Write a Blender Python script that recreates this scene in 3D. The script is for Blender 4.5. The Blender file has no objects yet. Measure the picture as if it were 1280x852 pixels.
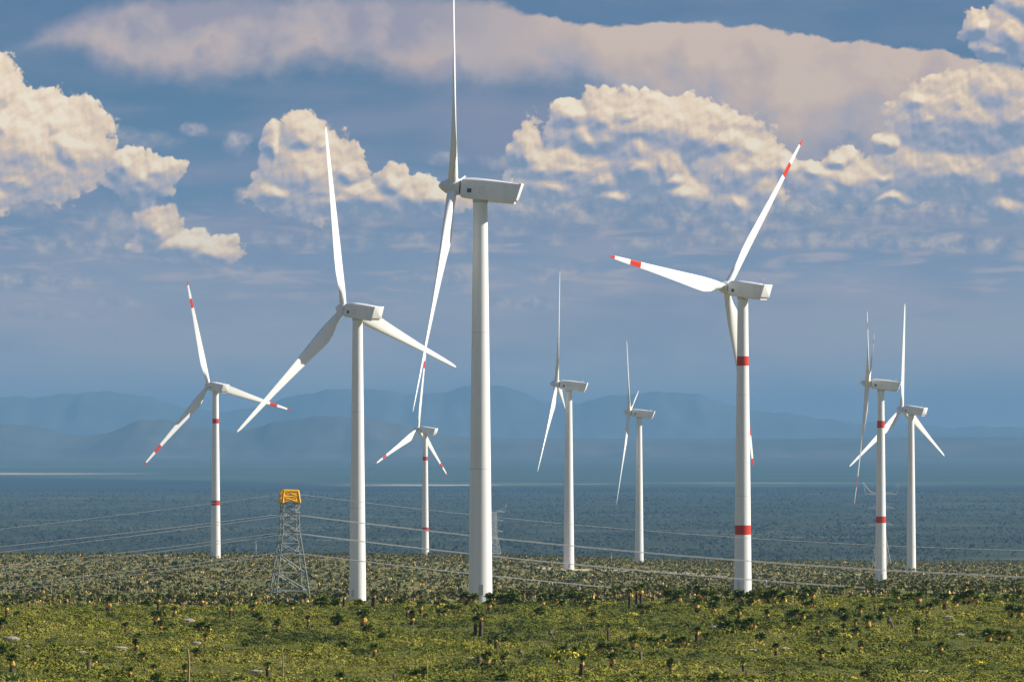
import bpy, math, random
import numpy as np
from mathutils import Vector, Matrix

R = math.radians
random.seed(7)
rng = np.random.default_rng(11)
scene = bpy.context.scene
C = scene.collection
FPX = 7111.1          # focal length in photograph pixels (200 mm on a 36 mm sensor)
HY = 548.0            # horizon row of the photograph

# ------------------------------------------------------------------ camera
cd = bpy.data.cameras.new('camera')
cam = bpy.data.objects.new('camera', cd)
C.objects.link(cam)
cam.location = (0, 0, 0)
cam.rotation_euler = (R(90), 0, 0)
cd.sensor_width = 36
cd.lens = 200
cd.shift_y = (HY - 426) / 1280.0
cd.clip_start = 0.5
cd.clip_end = 200000
scene.camera = cam

# ------------------------------------------------------------------ render
scene.render.engine = 'CYCLES'
scene.view_settings.view_transform = 'Standard'
scene.view_settings.look = 'None'
scene.view_settings.gamma = 1
scene.view_settings.exposure = 0.6
scene.cycles.use_denoising = True
try:
    scene.cycles.denoiser = 'OPENIMAGEDENOISE'
except Exception:
    pass
scene.cycles.use_adaptive_sampling = True
scene.cycles.adaptive_threshold = 0.02
scene.cycles.max_bounces = 5
scene.cycles.diffuse_bounces = 3
scene.cycles.glossy_bounces = 2
scene.cycles.volume_bounces = 0
scene.cycles.transparent_max_bounces = 6

# ------------------------------------------------------------------ sun
SUN_AZ, SUN_EL = 87.0, 33.0      # azimuth clockwise from the view direction (+Y)
sd = bpy.data.lights.new('sun', 'SUN')
sun = bpy.data.objects.new('sun', sd)
C.objects.link(sun)
sd.energy = 5.0
sd.angle = R(0.5)
sd.color = (1.0, 0.93, 0.82)
sv = Vector((math.sin(R(SUN_AZ)) * math.cos(R(SUN_EL)), math.cos(R(SUN_AZ)) * math.cos(R(SUN_EL)), math.sin(R(SUN_EL))))
sun.rotation_euler = sv.to_track_quat('Z', 'Y').to_euler()
sun.location = (400, 300, 300)


def lin(r, g, b):
    def f(c):
        c /= 255.0
        return c / 12.92 if c <= 0.04045 else ((c + 0.055) / 1.055) ** 2.4
    return (f(r), f(g), f(b), 1.0)


# ------------------------------------------------------------------ node helper
class NT:
    def __init__(self, tree):
        self.t = tree

    def n(self, typ, **kw):
        x = self.t.nodes.new(typ)
        for k, v in kw.items():
            setattr(x, k, v)
        return x

    def put(self, sock, v):
        if v is None:
            return
        if isinstance(v, bpy.types.NodeSocket):
            self.t.links.new(v, sock)
        else:
            sock.default_value = v

    def m(self, op, a, b=None, c=None, clamp=False):
        x = self.n('ShaderNodeMath', operation=op, use_clamp=clamp)
        for i, v in enumerate((a, b, c)):
            self.put(x.inputs[i], v)
        return x.outputs[0]

    def v(self, op, a, b=None, c=None):
        x = self.n('ShaderNodeVectorMath', operation=op)
        for i, v in enumerate((a, b, c)):
            if v is not None:
                self.put(x.inputs[i], v)
        return x.outputs['Value'] if op in ('LENGTH', 'DOT_PRODUCT', 'DISTANCE') else x.outputs[0]

    def comb(self, x, y, z=0.0):
        k = self.n('ShaderNodeCombineXYZ')
        for i, v in enumerate((x, y, z)):
            self.put(k.inputs[i], v)
        return k.outputs[0]

    def sep(self, v):
        k = self.n('ShaderNodeSeparateXYZ')
        self.put(k.inputs[0], v)
        return k.outputs

    def ss(self, x, a, b, lo=0.0, hi=1.0, kind='SMOOTHSTEP'):
        k = self.n('ShaderNodeMapRange', interpolation_type=kind)
        self.put(k.inputs[0], x)
        self.put(k.inputs[1], a)
        self.put(k.inputs[2], b)
        self.put(k.inputs[3], lo)
        self.put(k.inputs[4], hi)
        return k.outputs[0]

    def mix(self, f, a, b):
        k = self.n('ShaderNodeMix', data_type='RGBA')
        self.put(k.inputs[0], f)
        self.put(k.inputs[6], a)
        self.put(k.inputs[7], b)
        return k.outputs[2]

    def noise(self, vec, scale=1.0, detail=4.0, rough=0.55, dist=0.0, w=None):
        k = self.n('ShaderNodeTexNoise')
        self.put(k.inputs['Vector'], vec)
        k.inputs['Scale'].default_value = scale
        k.inputs['Detail'].default_value = detail
        k.inputs['Roughness'].default_value = rough
        k.inputs['Distortion'].default_value = dist
        return k.outputs

    def voro(self, vec, scale, detail=2.0, rough=0.5, smooth=None):
        k = self.n('ShaderNodeTexVoronoi')
        k.voronoi_dimensions = '2D'
        k.normalize = True
        if smooth is not None:
            k.feature = 'SMOOTH_F1'
            k.inputs['Smoothness'].default_value = smooth
        self.put(k.inputs['Vector'], vec)
        k.inputs['Scale'].default_value = scale
        k.inputs['Detail'].default_value = detail
        k.inputs['Roughness'].default_value = rough
        return k.outputs

    def ramp(self, f, stops):
        k = self.n('ShaderNodeValToRGB')
        self.put(k.inputs[0], f)
        el = k.color_ramp.elements
        while len(el) < len(stops):
            el.new(0.5)
        for e, (p, col) in zip(el, stops):
            e.position = p
            e.color = col
        return k.outputs[0]

    def curve(self, x, pts):
        """piecewise curve: x given in 0..1, values in 0..1"""
        k = self.n('ShaderNodeFloatCurve')
        self.put(k.inputs[1], x)
        cm = k.mapping
        cv = cm.curves[0]
        while len(cv.points) < len(pts):
            cv.points.new(0.5, 0.5)
        for p, (a, b) in zip(cv.points, pts):
            p.location = (a, b)
            p.handle_type = 'AUTO'
        cm.update()
        return k.outputs[0]


# ------------------------------------------------------------------ world: sky texture + cloud field in direction space
world = bpy.data.worlds.new('World')
scene.world = world
world.use_nodes = True
wt = world.node_tree
wt.nodes.clear()
W = NT(wt)
out = W.n('ShaderNodeOutputWorld')
bg = W.n('ShaderNodeBackground')
wt.links.new(bg.outputs[0], out.inputs[0])
bg.inputs[1].default_value = 0.09

sky = W.n('ShaderNodeTexSky', sky_type='NISHITA')
sky.sun_disc = False
sky.sun_elevation = R(SUN_EL)
sky.sun_rotation = R(SUN_AZ)
sky.altitude = 1500
sky.dust_density = 1.5

tc = W.n('ShaderNodeTexCoord')
dx, dy, dz = W.sep(tc.outputs['Generated'])
az = W.m('ARCTAN2', dx, dy)
el = W.m('ARCSINE', dz)
PX = W.m('MULTIPLY_ADD', az, FPX, 640.0)          # units: thousandths of a radian, roughly; the cloud list below is in these
PY = W.m('MULTIPLY_ADD', el, -FPX, HY)
P0 = W.comb(PX, PY, 0.0)

# crisp cumulus: centre x, y, radius x, y (flattened heaps of lobes)
CU = [
    # left tower
    (-20, 120, 42, 46), (8, 165, 55, 40), (-30, 200, 70, 50), (45, 185, 48, 42), (70, 165, 30, 34), (92, 190, 32, 32),
    (20, 220, 55, 26), (-20, 240, 40, 22), (60, 215, 48, 16),
    # its companions
    (155, 212, 20, 18), (195, 212, 24, 15), (175, 235, 22, 16), (198, 290, 24, 24), (215, 308, 26, 16), (262, 315, 30, 12),
    # tower over the second turbine
    (378, 172, 28, 22), (343, 182, 10, 20), (400, 180, 18, 18), (375, 205, 36, 30), (395, 235, 50, 26), (430, 215, 26, 20),
    (350, 240, 26, 16), (445, 245, 45, 20), (490, 228, 18, 20), (512, 243, 34, 18), (545, 250, 30, 14),
    # heap right of the middle
    (755, 145, 28, 28), (715, 145, 26, 16), (735, 170, 24, 26), (790, 145, 40, 26), (830, 160, 44, 30), (870, 168, 36, 28),
    (800, 185, 45, 34), (830, 205, 26, 30), (905, 178, 32, 20), (935, 185, 24, 14), (760, 172, 34, 20),
    (660, 195, 18, 28), (678, 212, 34, 20), (720, 222, 34, 18), (752, 226, 30, 20), (800, 214, 22, 22), (770, 246, 26, 10),
    (690, 232, 46, 16), (862, 240, 30, 18), (845, 222, 20, 12),
    (940, 200, 28, 22), (925, 250, 26, 20), (955, 235, 24, 30), (975, 215, 18, 16), (900, 215, 14, 16),
    # right mass
    (1240, 120, 44, 32), (1200, 130, 32, 30), (1165, 150, 32, 24), (1225, 160, 50, 30), (1180, 165, 36, 20), (1265, 150, 40, 40),
    (1150, 130, 16, 14), (1110, 180, 16, 10), (1275, 215, 46, 40), (1240, 225, 42, 26), (1255, 255, 30, 20), (1205, 215, 30, 22),
    (1165, 205, 30, 14), (1105, 222, 22, 10), (1120, 248, 20, 8), (1035, 235, 22, 16), (1020, 215, 18, 14), (1050, 200, 16, 12),
    # upper right corner
    # broad bodies that tie the lobes together
    (30, 185, 100, 62), (85, 185, 40, 40), (388, 215, 58, 50), (440, 250, 90, 18), (810, 162, 110, 34), (715, 212, 66, 26), (800, 205, 50, 40), (930, 210, 52, 40),
    (1210, 150, 84, 48), (1190, 215, 100, 30), (1060, 225, 60, 22), (180, 222, 38, 26), (235, 308, 50, 14),
    (1265, 45, 46, 28), (1290, 10, 36, 34), (1225, 38, 22, 14), (1245, 62, 22, 10),
]

gt = bpy.data.node_groups.new('cloud_field', 'ShaderNodeTree')
gt.interface.new_socket('P', in_out='INPUT', socket_type='NodeSocketVector')
gt.interface.new_socket('H', in_out='OUTPUT', socket_type='NodeSocketFloat')
gt.interface.new_socket('S', in_out='OUTPUT', socket_type='NodeSocketFloat')
G = NT(gt)
gi = G.n('NodeGroupInput')
go = G.n('NodeGroupOutput')
P = gi.outputs[0]
wn = G.noise(P, 0.018, 3.0, 0.6)[1]
wv = G.v('MULTIPLY_ADD', wn, (30, 30, 0), (-15, -15, 0))
PW = G.v('ADD', P, wv)
acc = None
for cx, cy, rx, ry in CU:
    a = G.v('MULTIPLY_ADD', PW, (1.0 / rx, 1.0 / ry, 0), (-cx / rx, -cy / ry, 0))
    l = G.v('LENGTH', a)
    rm = min(rx, ry) * 0.5 + 14
    h = G.m('MULTIPLY_ADD', l, -rm, rm)
    acc = h if acc is None else G.m('SMOOTH_MAX', acc, h, 5.0)
# clouds elsewhere round the sky (never inside the window the list covers)
gx, gy, gz = G.sep(PW)
ax = G.m('ABSOLUTE', G.m('SUBTRACT', gx, 640.0))
far_side = G.ss(ax, 760.0, 1000.0)
high = G.ss(gy, -60.0, -300.0)
elsewhere = G.m('MAXIMUM', far_side, high)
gn = G.noise(G.v('MULTIPLY', PW, (0.0022, 0.0042, 0)), 1.0, 4.0, 0.55)[0]
gh = G.m('MULTIPLY_ADD', gn, 260.0, -150.0)
gh = G.m('MULTIPLY_ADD', G.m('SUBTRACT', elsewhere, 1.0), 220.0, gh)
acc = G.m('MAXIMUM', acc, gh)
v1 = G.voro(PW, 0.034, 3.0, 0.55)[0]
v2 = G.noise(P, 0.09, 3.0, 0.6)[0]
bil = G.m('MULTIPLY_ADD', v1, -34.0, 22.0)
bil = G.m('ADD', bil, G.m('MULTIPLY_ADD', v2, 10.0, -5.0))
H = G.m('ADD', acc, bil)
gt.links.new(H, go.inputs[0])
gt.links.new(acc, go.inputs[1])


def field(Pv):
    k = W.n('ShaderNodeGroup', node_tree=gt)
    wt.links.new(Pv, k.inputs[0])
    return k.outputs[0], k.outputs[1]


H0, S0 = field(P0)
H1, S1 = field(W.v('ADD', P0, (3.5, -7.0, 0)))

# layer 0: blue to grey-lavender backdrop by elevation, with long streaks
tY = W.m('DIVIDE', PY, 560.0, clamp=True)
base = W.ramp(tY, [
    (0.00, lin(84, 118, 164)), (0.22, lin(76, 118, 162)), (0.45, lin(100, 134, 178)), (0.60, lin(140, 156, 192)),
    (0.76, lin(190, 184, 194)), (0.9, lin(198, 192, 200)), (1.0, lin(170, 185, 200))])
st = W.noise(W.v('MULTIPLY', P0, (0.0035, 0.020, 0)), 1.0, 4.0, 0.5, 0.3)[0]
stm = W.ss(st, 0.42, 0.70)
pinkish = W.ramp(tY, [(0.0, lin(150, 150, 180)), (0.4, lin(168, 162, 190)), (0.62, lin(192, 178, 196)), (1.0, lin(165, 170, 196))])
col = W.mix(W.m('MULTIPLY', stm, W.ss(PY, 60.0, 260.0, 0.30, 0.62)), base, pinkish)
st2 = W.noise(W.v('MULTIPLY', P0, (0.010, 0.060, 0)), 1.0, 4.0, 0.55, 0.5)[0]
st2m = W.m('MULTIPLY', W.ss(st2, 0.50, 0.66), W.m('MULTIPLY', W.ss(PY, 240, 300), W.ss(PY, 430, 350)))
col = W.mix(W.m('MULTIPLY', st2m, 0.75), col, lin(205, 186, 196))
lowd = W.noise(W.v('MULTIPLY', P0, (0.004, 0.011, 0)), 1.0, 3.0, 0.5)[0]
col = W.mix(W.m('MULTIPLY', W.ss(lowd, 0.45, 0.7), 0.5), col, lin(128, 138, 178))
# soft lavender sheet across the middle top
band = W.m('MULTIPLY', W.ss(PY, 95, 140), W.ss(PY, 250, 170))
band = W.m('MULTIPLY', band, W.m('MULTIPLY', W.ss(PX, 470, 620), W.ss(PX, 1150, 1000)))
col = W.mix(W.m('MULTIPLY', band, 0.7), col, lin(150, 148, 180))

# layer 1: the long pink anvil
wob = W.noise(P0, 0.011, 4.0, 0.6)[0]
wob2 = W.noise(W.v('MULTIPLY', P0, (0.030, 0.035, 0)), 1.0, 3.0, 0.6)[0]
xs = W.m('DIVIDE', W.m('ADD', PX, 200.0), 1600.0, clamp=True)


def cpt(pts):
    return [((x + 200) / 1600.0, y / 300.0) for x, y in pts]


top = W.m('MULTIPLY', W.curve(xs, cpt([(-200, 90), (-20, 80), (60, 40), (180, 4), (300, 0), (560, 0), (640, 12), (700, 26), (770, 34), (840, 30),
                                        (920, 32), (1010, 48), (1120, 60), (1200, 72), (1245, 86), (1290, 130), (1400, 200)])), 300.0)
bot = W.m('MULTIPLY', W.curve(xs, cpt([(-200, 70), (0, 60), (60, 62), (150, 92), (220, 104), (330, 98), (430, 84), (500, 104), (600, 112), (680, 100),
                                        (760, 140), (860, 180), (960, 205), (1080, 225), (1180, 190), (1245, 150), (1400, 120)])), 300.0)
ytop = W.m('MULTIPLY_ADD', W.m('SUBTRACT', wob2, 0.5), 26.0, PY)
left_soft = W.ss(PX, 560.0, 700.0, 26.0, 5.0)
atop = W.ss(W.m('SUBTRACT', ytop, W.m('SUBTRACT', top, W.m('MULTIPLY', left_soft, 0.5))), 0.0, left_soft)
ybot = W.m('MULTIPLY_ADD', W.m('SUBTRACT', wob, 0.5), 70.0, PY)
bsoft = W.ss(PX, 640.0, 900.0, 34.0, 60.0)
abot = W.ss(W.m('SUBTRACT', bot, ybot), W.m('MULTIPLY', bsoft, -0.4), bsoft)
anv = W.m('MULTIPLY', atop, abot)
rel = W.m('DIVIDE', W.m('SUBTRACT', PY, top), W.m('MAXIMUM', W.m('SUBTRACT', bot, top), 20.0), clamp=True)
wob3 = W.noise(W.v('ADD', P0, (310, 0, 0)), 0.012, 5.0, 0.55)[0]
vb = W.voro(W.v('ADD', P0, W.v('SCALE', W.noise(P0, 0.02, 2.0)[1])), 0.016, 2.0, 0.5, 0.6)[0]
rel = W.m('MULTIPLY_ADD', W.m('SUBTRACT', wob3, 0.5), 2.6, rel)
rel = W.m('MULTIPLY_ADD', W.m('SUBTRACT', vb, 0.40), 1.1, rel)
pk = W.ramp(rel, [(0.0, lin(240, 208, 190)), (0.30, lin(224, 194, 184)), (0.55, lin(206, 186, 190)), (0.8, lin(190, 178, 192)), (1.0, lin(156, 158, 186))])
pkl = W.ramp(rel, [(0.0, lin(172, 162, 184)), (0.4, lin(206, 186, 192)), (0.65, lin(220, 194, 190)), (1.0, lin(178, 166, 188))])
pk = W.mix(W.ss(PX, 480.0, 760.0), pkl, pk)
glow = W.m('MULTIPLY', W.ss(W.v('LENGTH', W.v('MULTIPLY_ADD', P0, (1 / 60.0, 1 / 40.0, 0), (-525 / 60.0, -85 / 40.0, 0))), 1.0, 0.0), 0.6)
pk = W.mix(glow, pk, lin(222, 190, 180))
col = W.mix(W.m('MULTIPLY', anv, 0.93), col, pk)

# layer 2: soft unlit cumulus remnants (wide, blurred, low contrast)
SOFT = [(80, 305, 60, 16, 0.55), (30, 250, 90, 26, 0.35), (1150, 245, 170, 46, 0.60), (1060, 225, 80, 40, 0.5), (700, 250, 120, 34, 0.65), (900, 275, 120, 26, 0.55), (400, 300, 120, 18, 0.35),
        (440, 262, 110, 26, 0.35), (160, 290, 90, 40, 0.4), (850, 250, 80, 30, 0.4), (1250, 180, 110, 80, 0.55), (620, 205, 26, 12, 0.4),
        (130, 168, 50, 9, 0.4), (40, 352, 110, 10, 0.5), (150, 378, 40, 9, 0.4), (655, 378, 60, 10, 0.55), (530, 378, 40, 12, 0.0),
        (830, 305, 70, 10, 0.5), (560, 345, 70, 9, 0.4), (690, 340, 60, 12, 0.35), (620, 290, 50, 10, 0.45), (300, 340, 60, 12, 0.3), (1000, 300, 180, 14, 0.5), (1200, 305, 120, 12, 0.6), (305, 245, 14, 12, 0.5), (247, 162, 17, 10, 0.6), (297, 179, 17, 14, 0.9), (560, 198, 30, 10, 0.4), (170, 175, 60, 12, 0.3), (1020, 255, 60, 20, 0.6), (540, 300, 60, 12, 0.4), (70, 395, 90, 8, 0.3), (585, 305, 60, 14, 0.5), (700, 300, 26, 12, 0.4)]
sp = W.v('ADD', P0, W.v('MULTIPLY_ADD', W.noise(W.v('MULTIPLY', P0, (0.02, 0.035, 0)), 1.0, 4.0, 0.6)[1], (44, 22, 0), (-22, -11, 0)))
sacc = None
for cx, cy, rx, ry, am in SOFT:
    if am <= 0:
        continue
    a = W.v('MULTIPLY_ADD', sp, (1.0 / rx, 1.0 / ry, 0), (-cx / rx, -cy / ry, 0))
    h = W.ss(W.v('LENGTH', a), 1.2, 0.4, 0.0, min(0.95, am * 1.35))
    sacc = h if sacc is None else W.m('MAXIMUM', sacc, h)
puff = W.noise(P0, 0.045, 4.0, 0.6)[0]
softc = W.ramp(puff, [(0.34, lin(128, 146, 184)), (0.48, lin(166, 166, 192)), (0.60, lin(212, 196, 198)), (0.75, lin(238, 218, 206))])
col = W.mix(sacc, col, softc)

col = W.v('MULTIPLY', col, (0.79, 0.80, 0.755))

# layer 3: crisp cumulus, lit by slope towards the sun
mask = W.ss(H0, 0.0, 4.5)
slope = W.m('SUBTRACT', H0, H1)
body = W.ss(S0, -26.0, -10.0)
lit = W.m('MULTIPLY_ADD', slope, 0.023, 0.47)
lit = W.m('MULTIPLY_ADD', W.m('SUBTRACT', S0, S1), 0.026, lit)
brk = W.noise(P0, 0.006, 2.0, 0.5)[0]
lit = W.m('MULTIPLY_ADD', W.m('SUBTRACT', brk, 0.5), 0.7, lit)
leftw = W.ss(PX, 260.0, 60.0, 0.0, 0.15)
rightd = W.ss(PX, 990.0, 1090.0, 0.0, 0.07)
lit = W.m('SUBTRACT', W.m('ADD', lit, leftw), rightd)
cc = W.ramp(lit, [(0.0, lin(120, 138, 165)), (0.22, lin(154, 156, 176)), (0.42, lin(188, 175, 176)), (0.60, lin(216, 190, 168)),
                  (0.80, lin(246, 216, 180)), (1.0, lin(255, 236, 204))])
flat = W.ss(W.m('SUBTRACT', S0, S1), -8.0, -3.0, 0.72, 1.0)
col = W.mix(W.m('MULTIPLY', mask, W.m('MULTIPLY', body, W.m('MAXIMUM', flat, leftw))), col, cc)

# bring the deck to the display level the sky has in the photograph, and let the sky texture take over higher up
deck = W.v('SCALE', col)
k = deck.node
k.inputs['Scale'].default_value = 1.08 / (0.09 * 1.516)
deck = W.mix(W.ss(W.m('ABSOLUTE', az), R(15), R(50)), deck, W.v('MULTIPLY', deck, (0.50, 0.58, 0.72)))  # unseen sides of the sky dimmed to deepen shade on the towers
upfade = W.ss(el, R(8), R(38), 0.92, 0.0)
cloudy_high = W.m('MULTIPLY', mask, 0.8)
upfade = W.m('MAXIMUM', upfade, cloudy_high)
fin = W.mix(upfade, sky.outputs[0], deck)
wt.links.new(fin, bg.inputs[0])

# ------------------------------------------------------------------ materials
MATS = {}


def pbr(name, colour, rough=0.8, metal=0.0, spec=0.3):
    if name in MATS:
        return MATS[name]
    m = bpy.data.materials.new(name)
    m.use_nodes = True
    b = m.node_tree.nodes['Principled BSDF']
    b.inputs['Base Color'].default_value = (*colour, 1)
    b.inputs['Roughness'].default_value = rough
    b.inputs['Metallic'].default_value = metal
    b.inputs['Specular IOR Level'].default_value = spec
    MATS[name] = m
    return m


def varied(name, c1, c2, scale, rough=0.85, spec=0.2, stretch=(1, 1, 1), lo=0.35, hi=0.65, bump=0.0, translucent=0.0):
    m = pbr(name, c1, rough, 0, spec)
    t = NT(m.node_tree)
    b = m.node_tree.nodes['Principled BSDF']
    tcn = t.n('ShaderNodeTexCoord')
    vec = t.v('MULTIPLY', tcn.outputs['Object'], stretch)
    f = t.noise(vec, scale, 4.0, 0.6)[0]
    t.put(b.inputs['Base Color'], t.mix(t.ss(f, lo, hi), (*c1, 1), (*c2, 1)))
    if bump:
        bp = t.n('ShaderNodeBump')
        bp.inputs['Distance'].default_value = bump
        t.put(bp.inputs['Height'], f)
        t.put(b.inputs['Normal'], bp.outputs[0])
    return m


white = varied('white_paint', (0.80, 0.80, 0.79), (0.74, 0.75, 0.74), 0.35, 0.42, 0.4, (1, 1, 0.25))
tower_white = varied('tower_paint', (0.80, 0.80, 0.79), (0.74, 0.75, 0.73), 0.9, 0.45, 0.35, (1, 1, 0.06), 0.3, 0.75)
seam_m = pbr('tower_seam', (0.55, 0.55, 0.54), 0.6)
blade_white = pbr('blade_paint', (0.80, 0.81, 0.80), 0.34, 0, 0.45)
red = varied('red_paint', (0.62, 0.045, 0.02), (0.52, 0.05, 0.03), 0.8, 0.5)
dark_vent = pbr('vent_dark', (0.10, 0.11, 0.12), 0.6)
panel_grey = pbr('panel_grey', (0.52, 0.53, 0.53), 0.5)
rubber = pbr('gap_dark', (0.12, 0.12, 0.12), 0.8)
galv_far = varied('pale_steel', (0.50, 0.52, 0.52), (0.42, 0.44, 0.44), 1.5, 0.5, 0.4)
galv = varied('galvanised_steel', (0.24, 0.275, 0.265), (0.16, 0.19, 0.185), 1.5, 0.5, 0.4)
yellow = varied('yellow_paint', (0.90, 0.52, 0.02), (0.70, 0.38, 0.03), 1.2, 0.55)
cable_m = pbr('aluminium_cable', (0.62, 0.62, 0.60), 0.45, 0.0, 0.5)
insul = pbr('insulator_glass', (0.30, 0.33, 0.32), 0.3)
wood = varied('weathered_wood', (0.42, 0.30, 0.13), (0.30, 0.22, 0.11), 3.0, 0.9)
bark = varied('yucca_bark', (0.060, 0.045, 0.026), (0.12, 0.088, 0.048), 3.0, 0.95)
dead_grey = varied('dead_wood', (0.20, 0.155, 0.11), (0.12, 0.09, 0.065), 2.0, 0.95)
skirt_m = varied('dry_leaf_skirt', (0.80, 0.50, 0.12), (0.32, 0.19, 0.06), 1.2, 0.9, 0.1, (1, 1, 1), 0.4, 0.6)
old_skirt = varied('old_leaf_skirt', (0.30, 0.21, 0.09), (0.16, 0.11, 0.055), 0.5, 0.9, 0.1)
leaf_m = varied('yucca_leaf', (0.095, 0.140, 0.014), (0.26, 0.290, 0.022), 1.5, 0.6, 0.25)
agave_m = varied('agave_leaf', (0.16, 0.24, 0.05), (0.25, 0.30, 0.05), 2.0, 0.5, 0.35)


def ground_mat():
    m = pbr('terrain_ground', (0.1, 0.1, 0.05), 0.95, 0, 0.1)
    t = NT(m.node_tree)
    b = m.node_tree.nodes['Principled BSDF']
    g = t.n('ShaderNodeNewGeometry').outputs['Position']
    x, y, z = t.sep(g)
    # near slope: green, olive, straw and dry patches
    n1 = t.noise(g, 0.055, 5, 0.6)[0]
    n2 = t.noise(g, 0.9, 4, 0.65)[0]
    near = t.ramp(t.m('MULTIPLY_ADD', t.m('SUBTRACT', n2, 0.5), 0.8, n1), [
        (0.25, (0.085, 0.105, 0.016, 1)), (0.45, (0.150, 0.165, 0.024, 1)), (0.60, (0.210, 0.205, 0.040, 1)), (0.80, (0.27, 0.22, 0.10, 1))])
    # shelf behind the ridge
    n3 = t.noise(g, 0.012, 5, 0.6)[0]
    n4 = t.noise(g, 0.16, 4, 0.6)[0]
    mid = t.ramp(t.m('MULTIPLY_ADD', t.m('SUBTRACT', n4, 0.5), 0.9, n3), [
        (0.20, (0.095, 0.102, 0.030, 1)), (0.50, (0.175, 0.160, 0.058, 1)), (0.72, (0.240, 0.200, 0.090, 1)), (0.90, (0.30, 0.25, 0.15, 1))])
    c = t.mix(t.ss(y, 940, 1020), near, mid)
    # valley floor: scrub, woodland, a painted cloud shadow, fields and salt flats
    gs = t.v('MULTIPLY', g, (0.0006, 0.0022, 0))
    n5 = t.noise(gs, 1.0, 6, 0.62)[0]
    n6 = t.noise(g, 0.010, 4, 0.7)[0]
    plain = t.ramp(t.m('MULTIPLY_ADD', t.m('SUBTRACT', n6, 0.5), 0.7, n5), [
        (0.28, (0.016, 0.024, 0.012, 1)), (0.50, (0.028, 0.038, 0.018, 1)), (0.66, (0.050, 0.058, 0.024, 1)), (0.85, (0.15, 0.16, 0.08, 1))])
    c = t.mix(t.ss(y, 3900, 4500), c, plain)
    pp = t.noise(t.v('MULTIPLY', g, (0.0016, 0.0050, 0)), 1.0, 5, 0.6)[0]
    c = t.mix(t.m('MULTIPLY', t.ss(y, 4600, 5600), t.ss(pp, 0.58, 0.68, 0.0, 0.7)), c, (0.15, 0.16, 0.085, 1))
    # cloud shadow painted as dark strip far out, sunlit grassland painted lighter beyond
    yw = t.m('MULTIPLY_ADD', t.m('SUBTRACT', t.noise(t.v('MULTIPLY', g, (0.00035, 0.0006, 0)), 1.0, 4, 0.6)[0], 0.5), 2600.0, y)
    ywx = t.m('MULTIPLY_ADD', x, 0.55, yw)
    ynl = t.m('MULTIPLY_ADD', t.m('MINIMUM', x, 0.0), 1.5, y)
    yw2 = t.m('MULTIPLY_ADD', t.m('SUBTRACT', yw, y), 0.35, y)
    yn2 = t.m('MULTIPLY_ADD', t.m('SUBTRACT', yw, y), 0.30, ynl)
    cloud_shade_b = t.m('MULTIPLY', t.ss(yw2, 15700, 16300), t.ss(yn2, 18000, 17700))
    c = t.mix(t.m('MULTIPLY', cloud_shade_b, 0.92), c, (0.010, 0.020, 0.018, 1))
    fld = t.noise(t.v('MULTIPLY', g, (0.00022, 0.0013, 0)), 1.0, 4, 0.6)[0]
    grass = t.ramp(fld, [(0.35, (0.025, 0.05, 0.03, 1)), (0.5, (0.045, 0.075, 0.035, 1)), (0.68, (0.085, 0.115, 0.055, 1))])
    dk = t.noise(t.v('MULTIPLY', g, (0.0011, 0.0052, 0)), 1.0, 5, 0.65)[0]
    grass = t.mix(t.ss(dk, 0.46, 0.60, 0.0, 0.8), grass, (0.016, 0.030, 0.020, 1))
    c = t.mix(t.ss(yn2, 17600, 18100), c, grass)
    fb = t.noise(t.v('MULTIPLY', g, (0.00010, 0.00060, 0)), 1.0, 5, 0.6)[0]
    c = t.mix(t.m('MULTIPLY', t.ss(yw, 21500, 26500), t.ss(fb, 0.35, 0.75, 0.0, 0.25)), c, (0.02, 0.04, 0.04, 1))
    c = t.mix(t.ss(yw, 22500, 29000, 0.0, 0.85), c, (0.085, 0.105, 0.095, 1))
    # pale salt flats
    sf = t.noise(t.v('MULTIPLY', g, (0.0012, 0.0030, 0)), 1.0, 4, 0.6)[0]
    left_flat = t.m('MULTIPLY', t.m('MULTIPLY', t.ss(y, 21300, 21600), t.ss(y, 22300, 22000)), t.ss(x, -1250, -1750))
    mid_flat = t.m('MULTIPLY', t.m('MULTIPLY', t.ss(y, 17900, 18250), t.ss(y, 19100, 18800)), t.m('MULTIPLY', t.ss(x, -900, -200), t.ss(x, 1500, 500)))
    c = t.mix(t.m('MULTIPLY', left_flat, t.ss(sf, 0.40, 0.50, 0, 0.55)), c, (0.85, 0.66, 0.52, 1))
    c = t.mix(t.m('MULTIPLY', mid_flat, t.ss(sf, 0.52, 0.60, 0, 0.6)), c, (0.80, 0.70, 0.56, 1))
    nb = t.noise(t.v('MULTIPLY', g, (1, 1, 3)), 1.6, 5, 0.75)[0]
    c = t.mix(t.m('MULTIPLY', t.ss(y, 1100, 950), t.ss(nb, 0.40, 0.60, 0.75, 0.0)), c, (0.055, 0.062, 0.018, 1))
    bp = t.n('ShaderNodeBump')
    bp.inputs['Distance'].default_value = 0.6
    bp.inputs['Strength'].default_value = 1.0
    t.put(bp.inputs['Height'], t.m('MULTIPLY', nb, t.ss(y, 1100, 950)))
    t.put(b.inputs['Normal'], bp.outputs[0])
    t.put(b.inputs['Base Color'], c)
    return m


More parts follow.
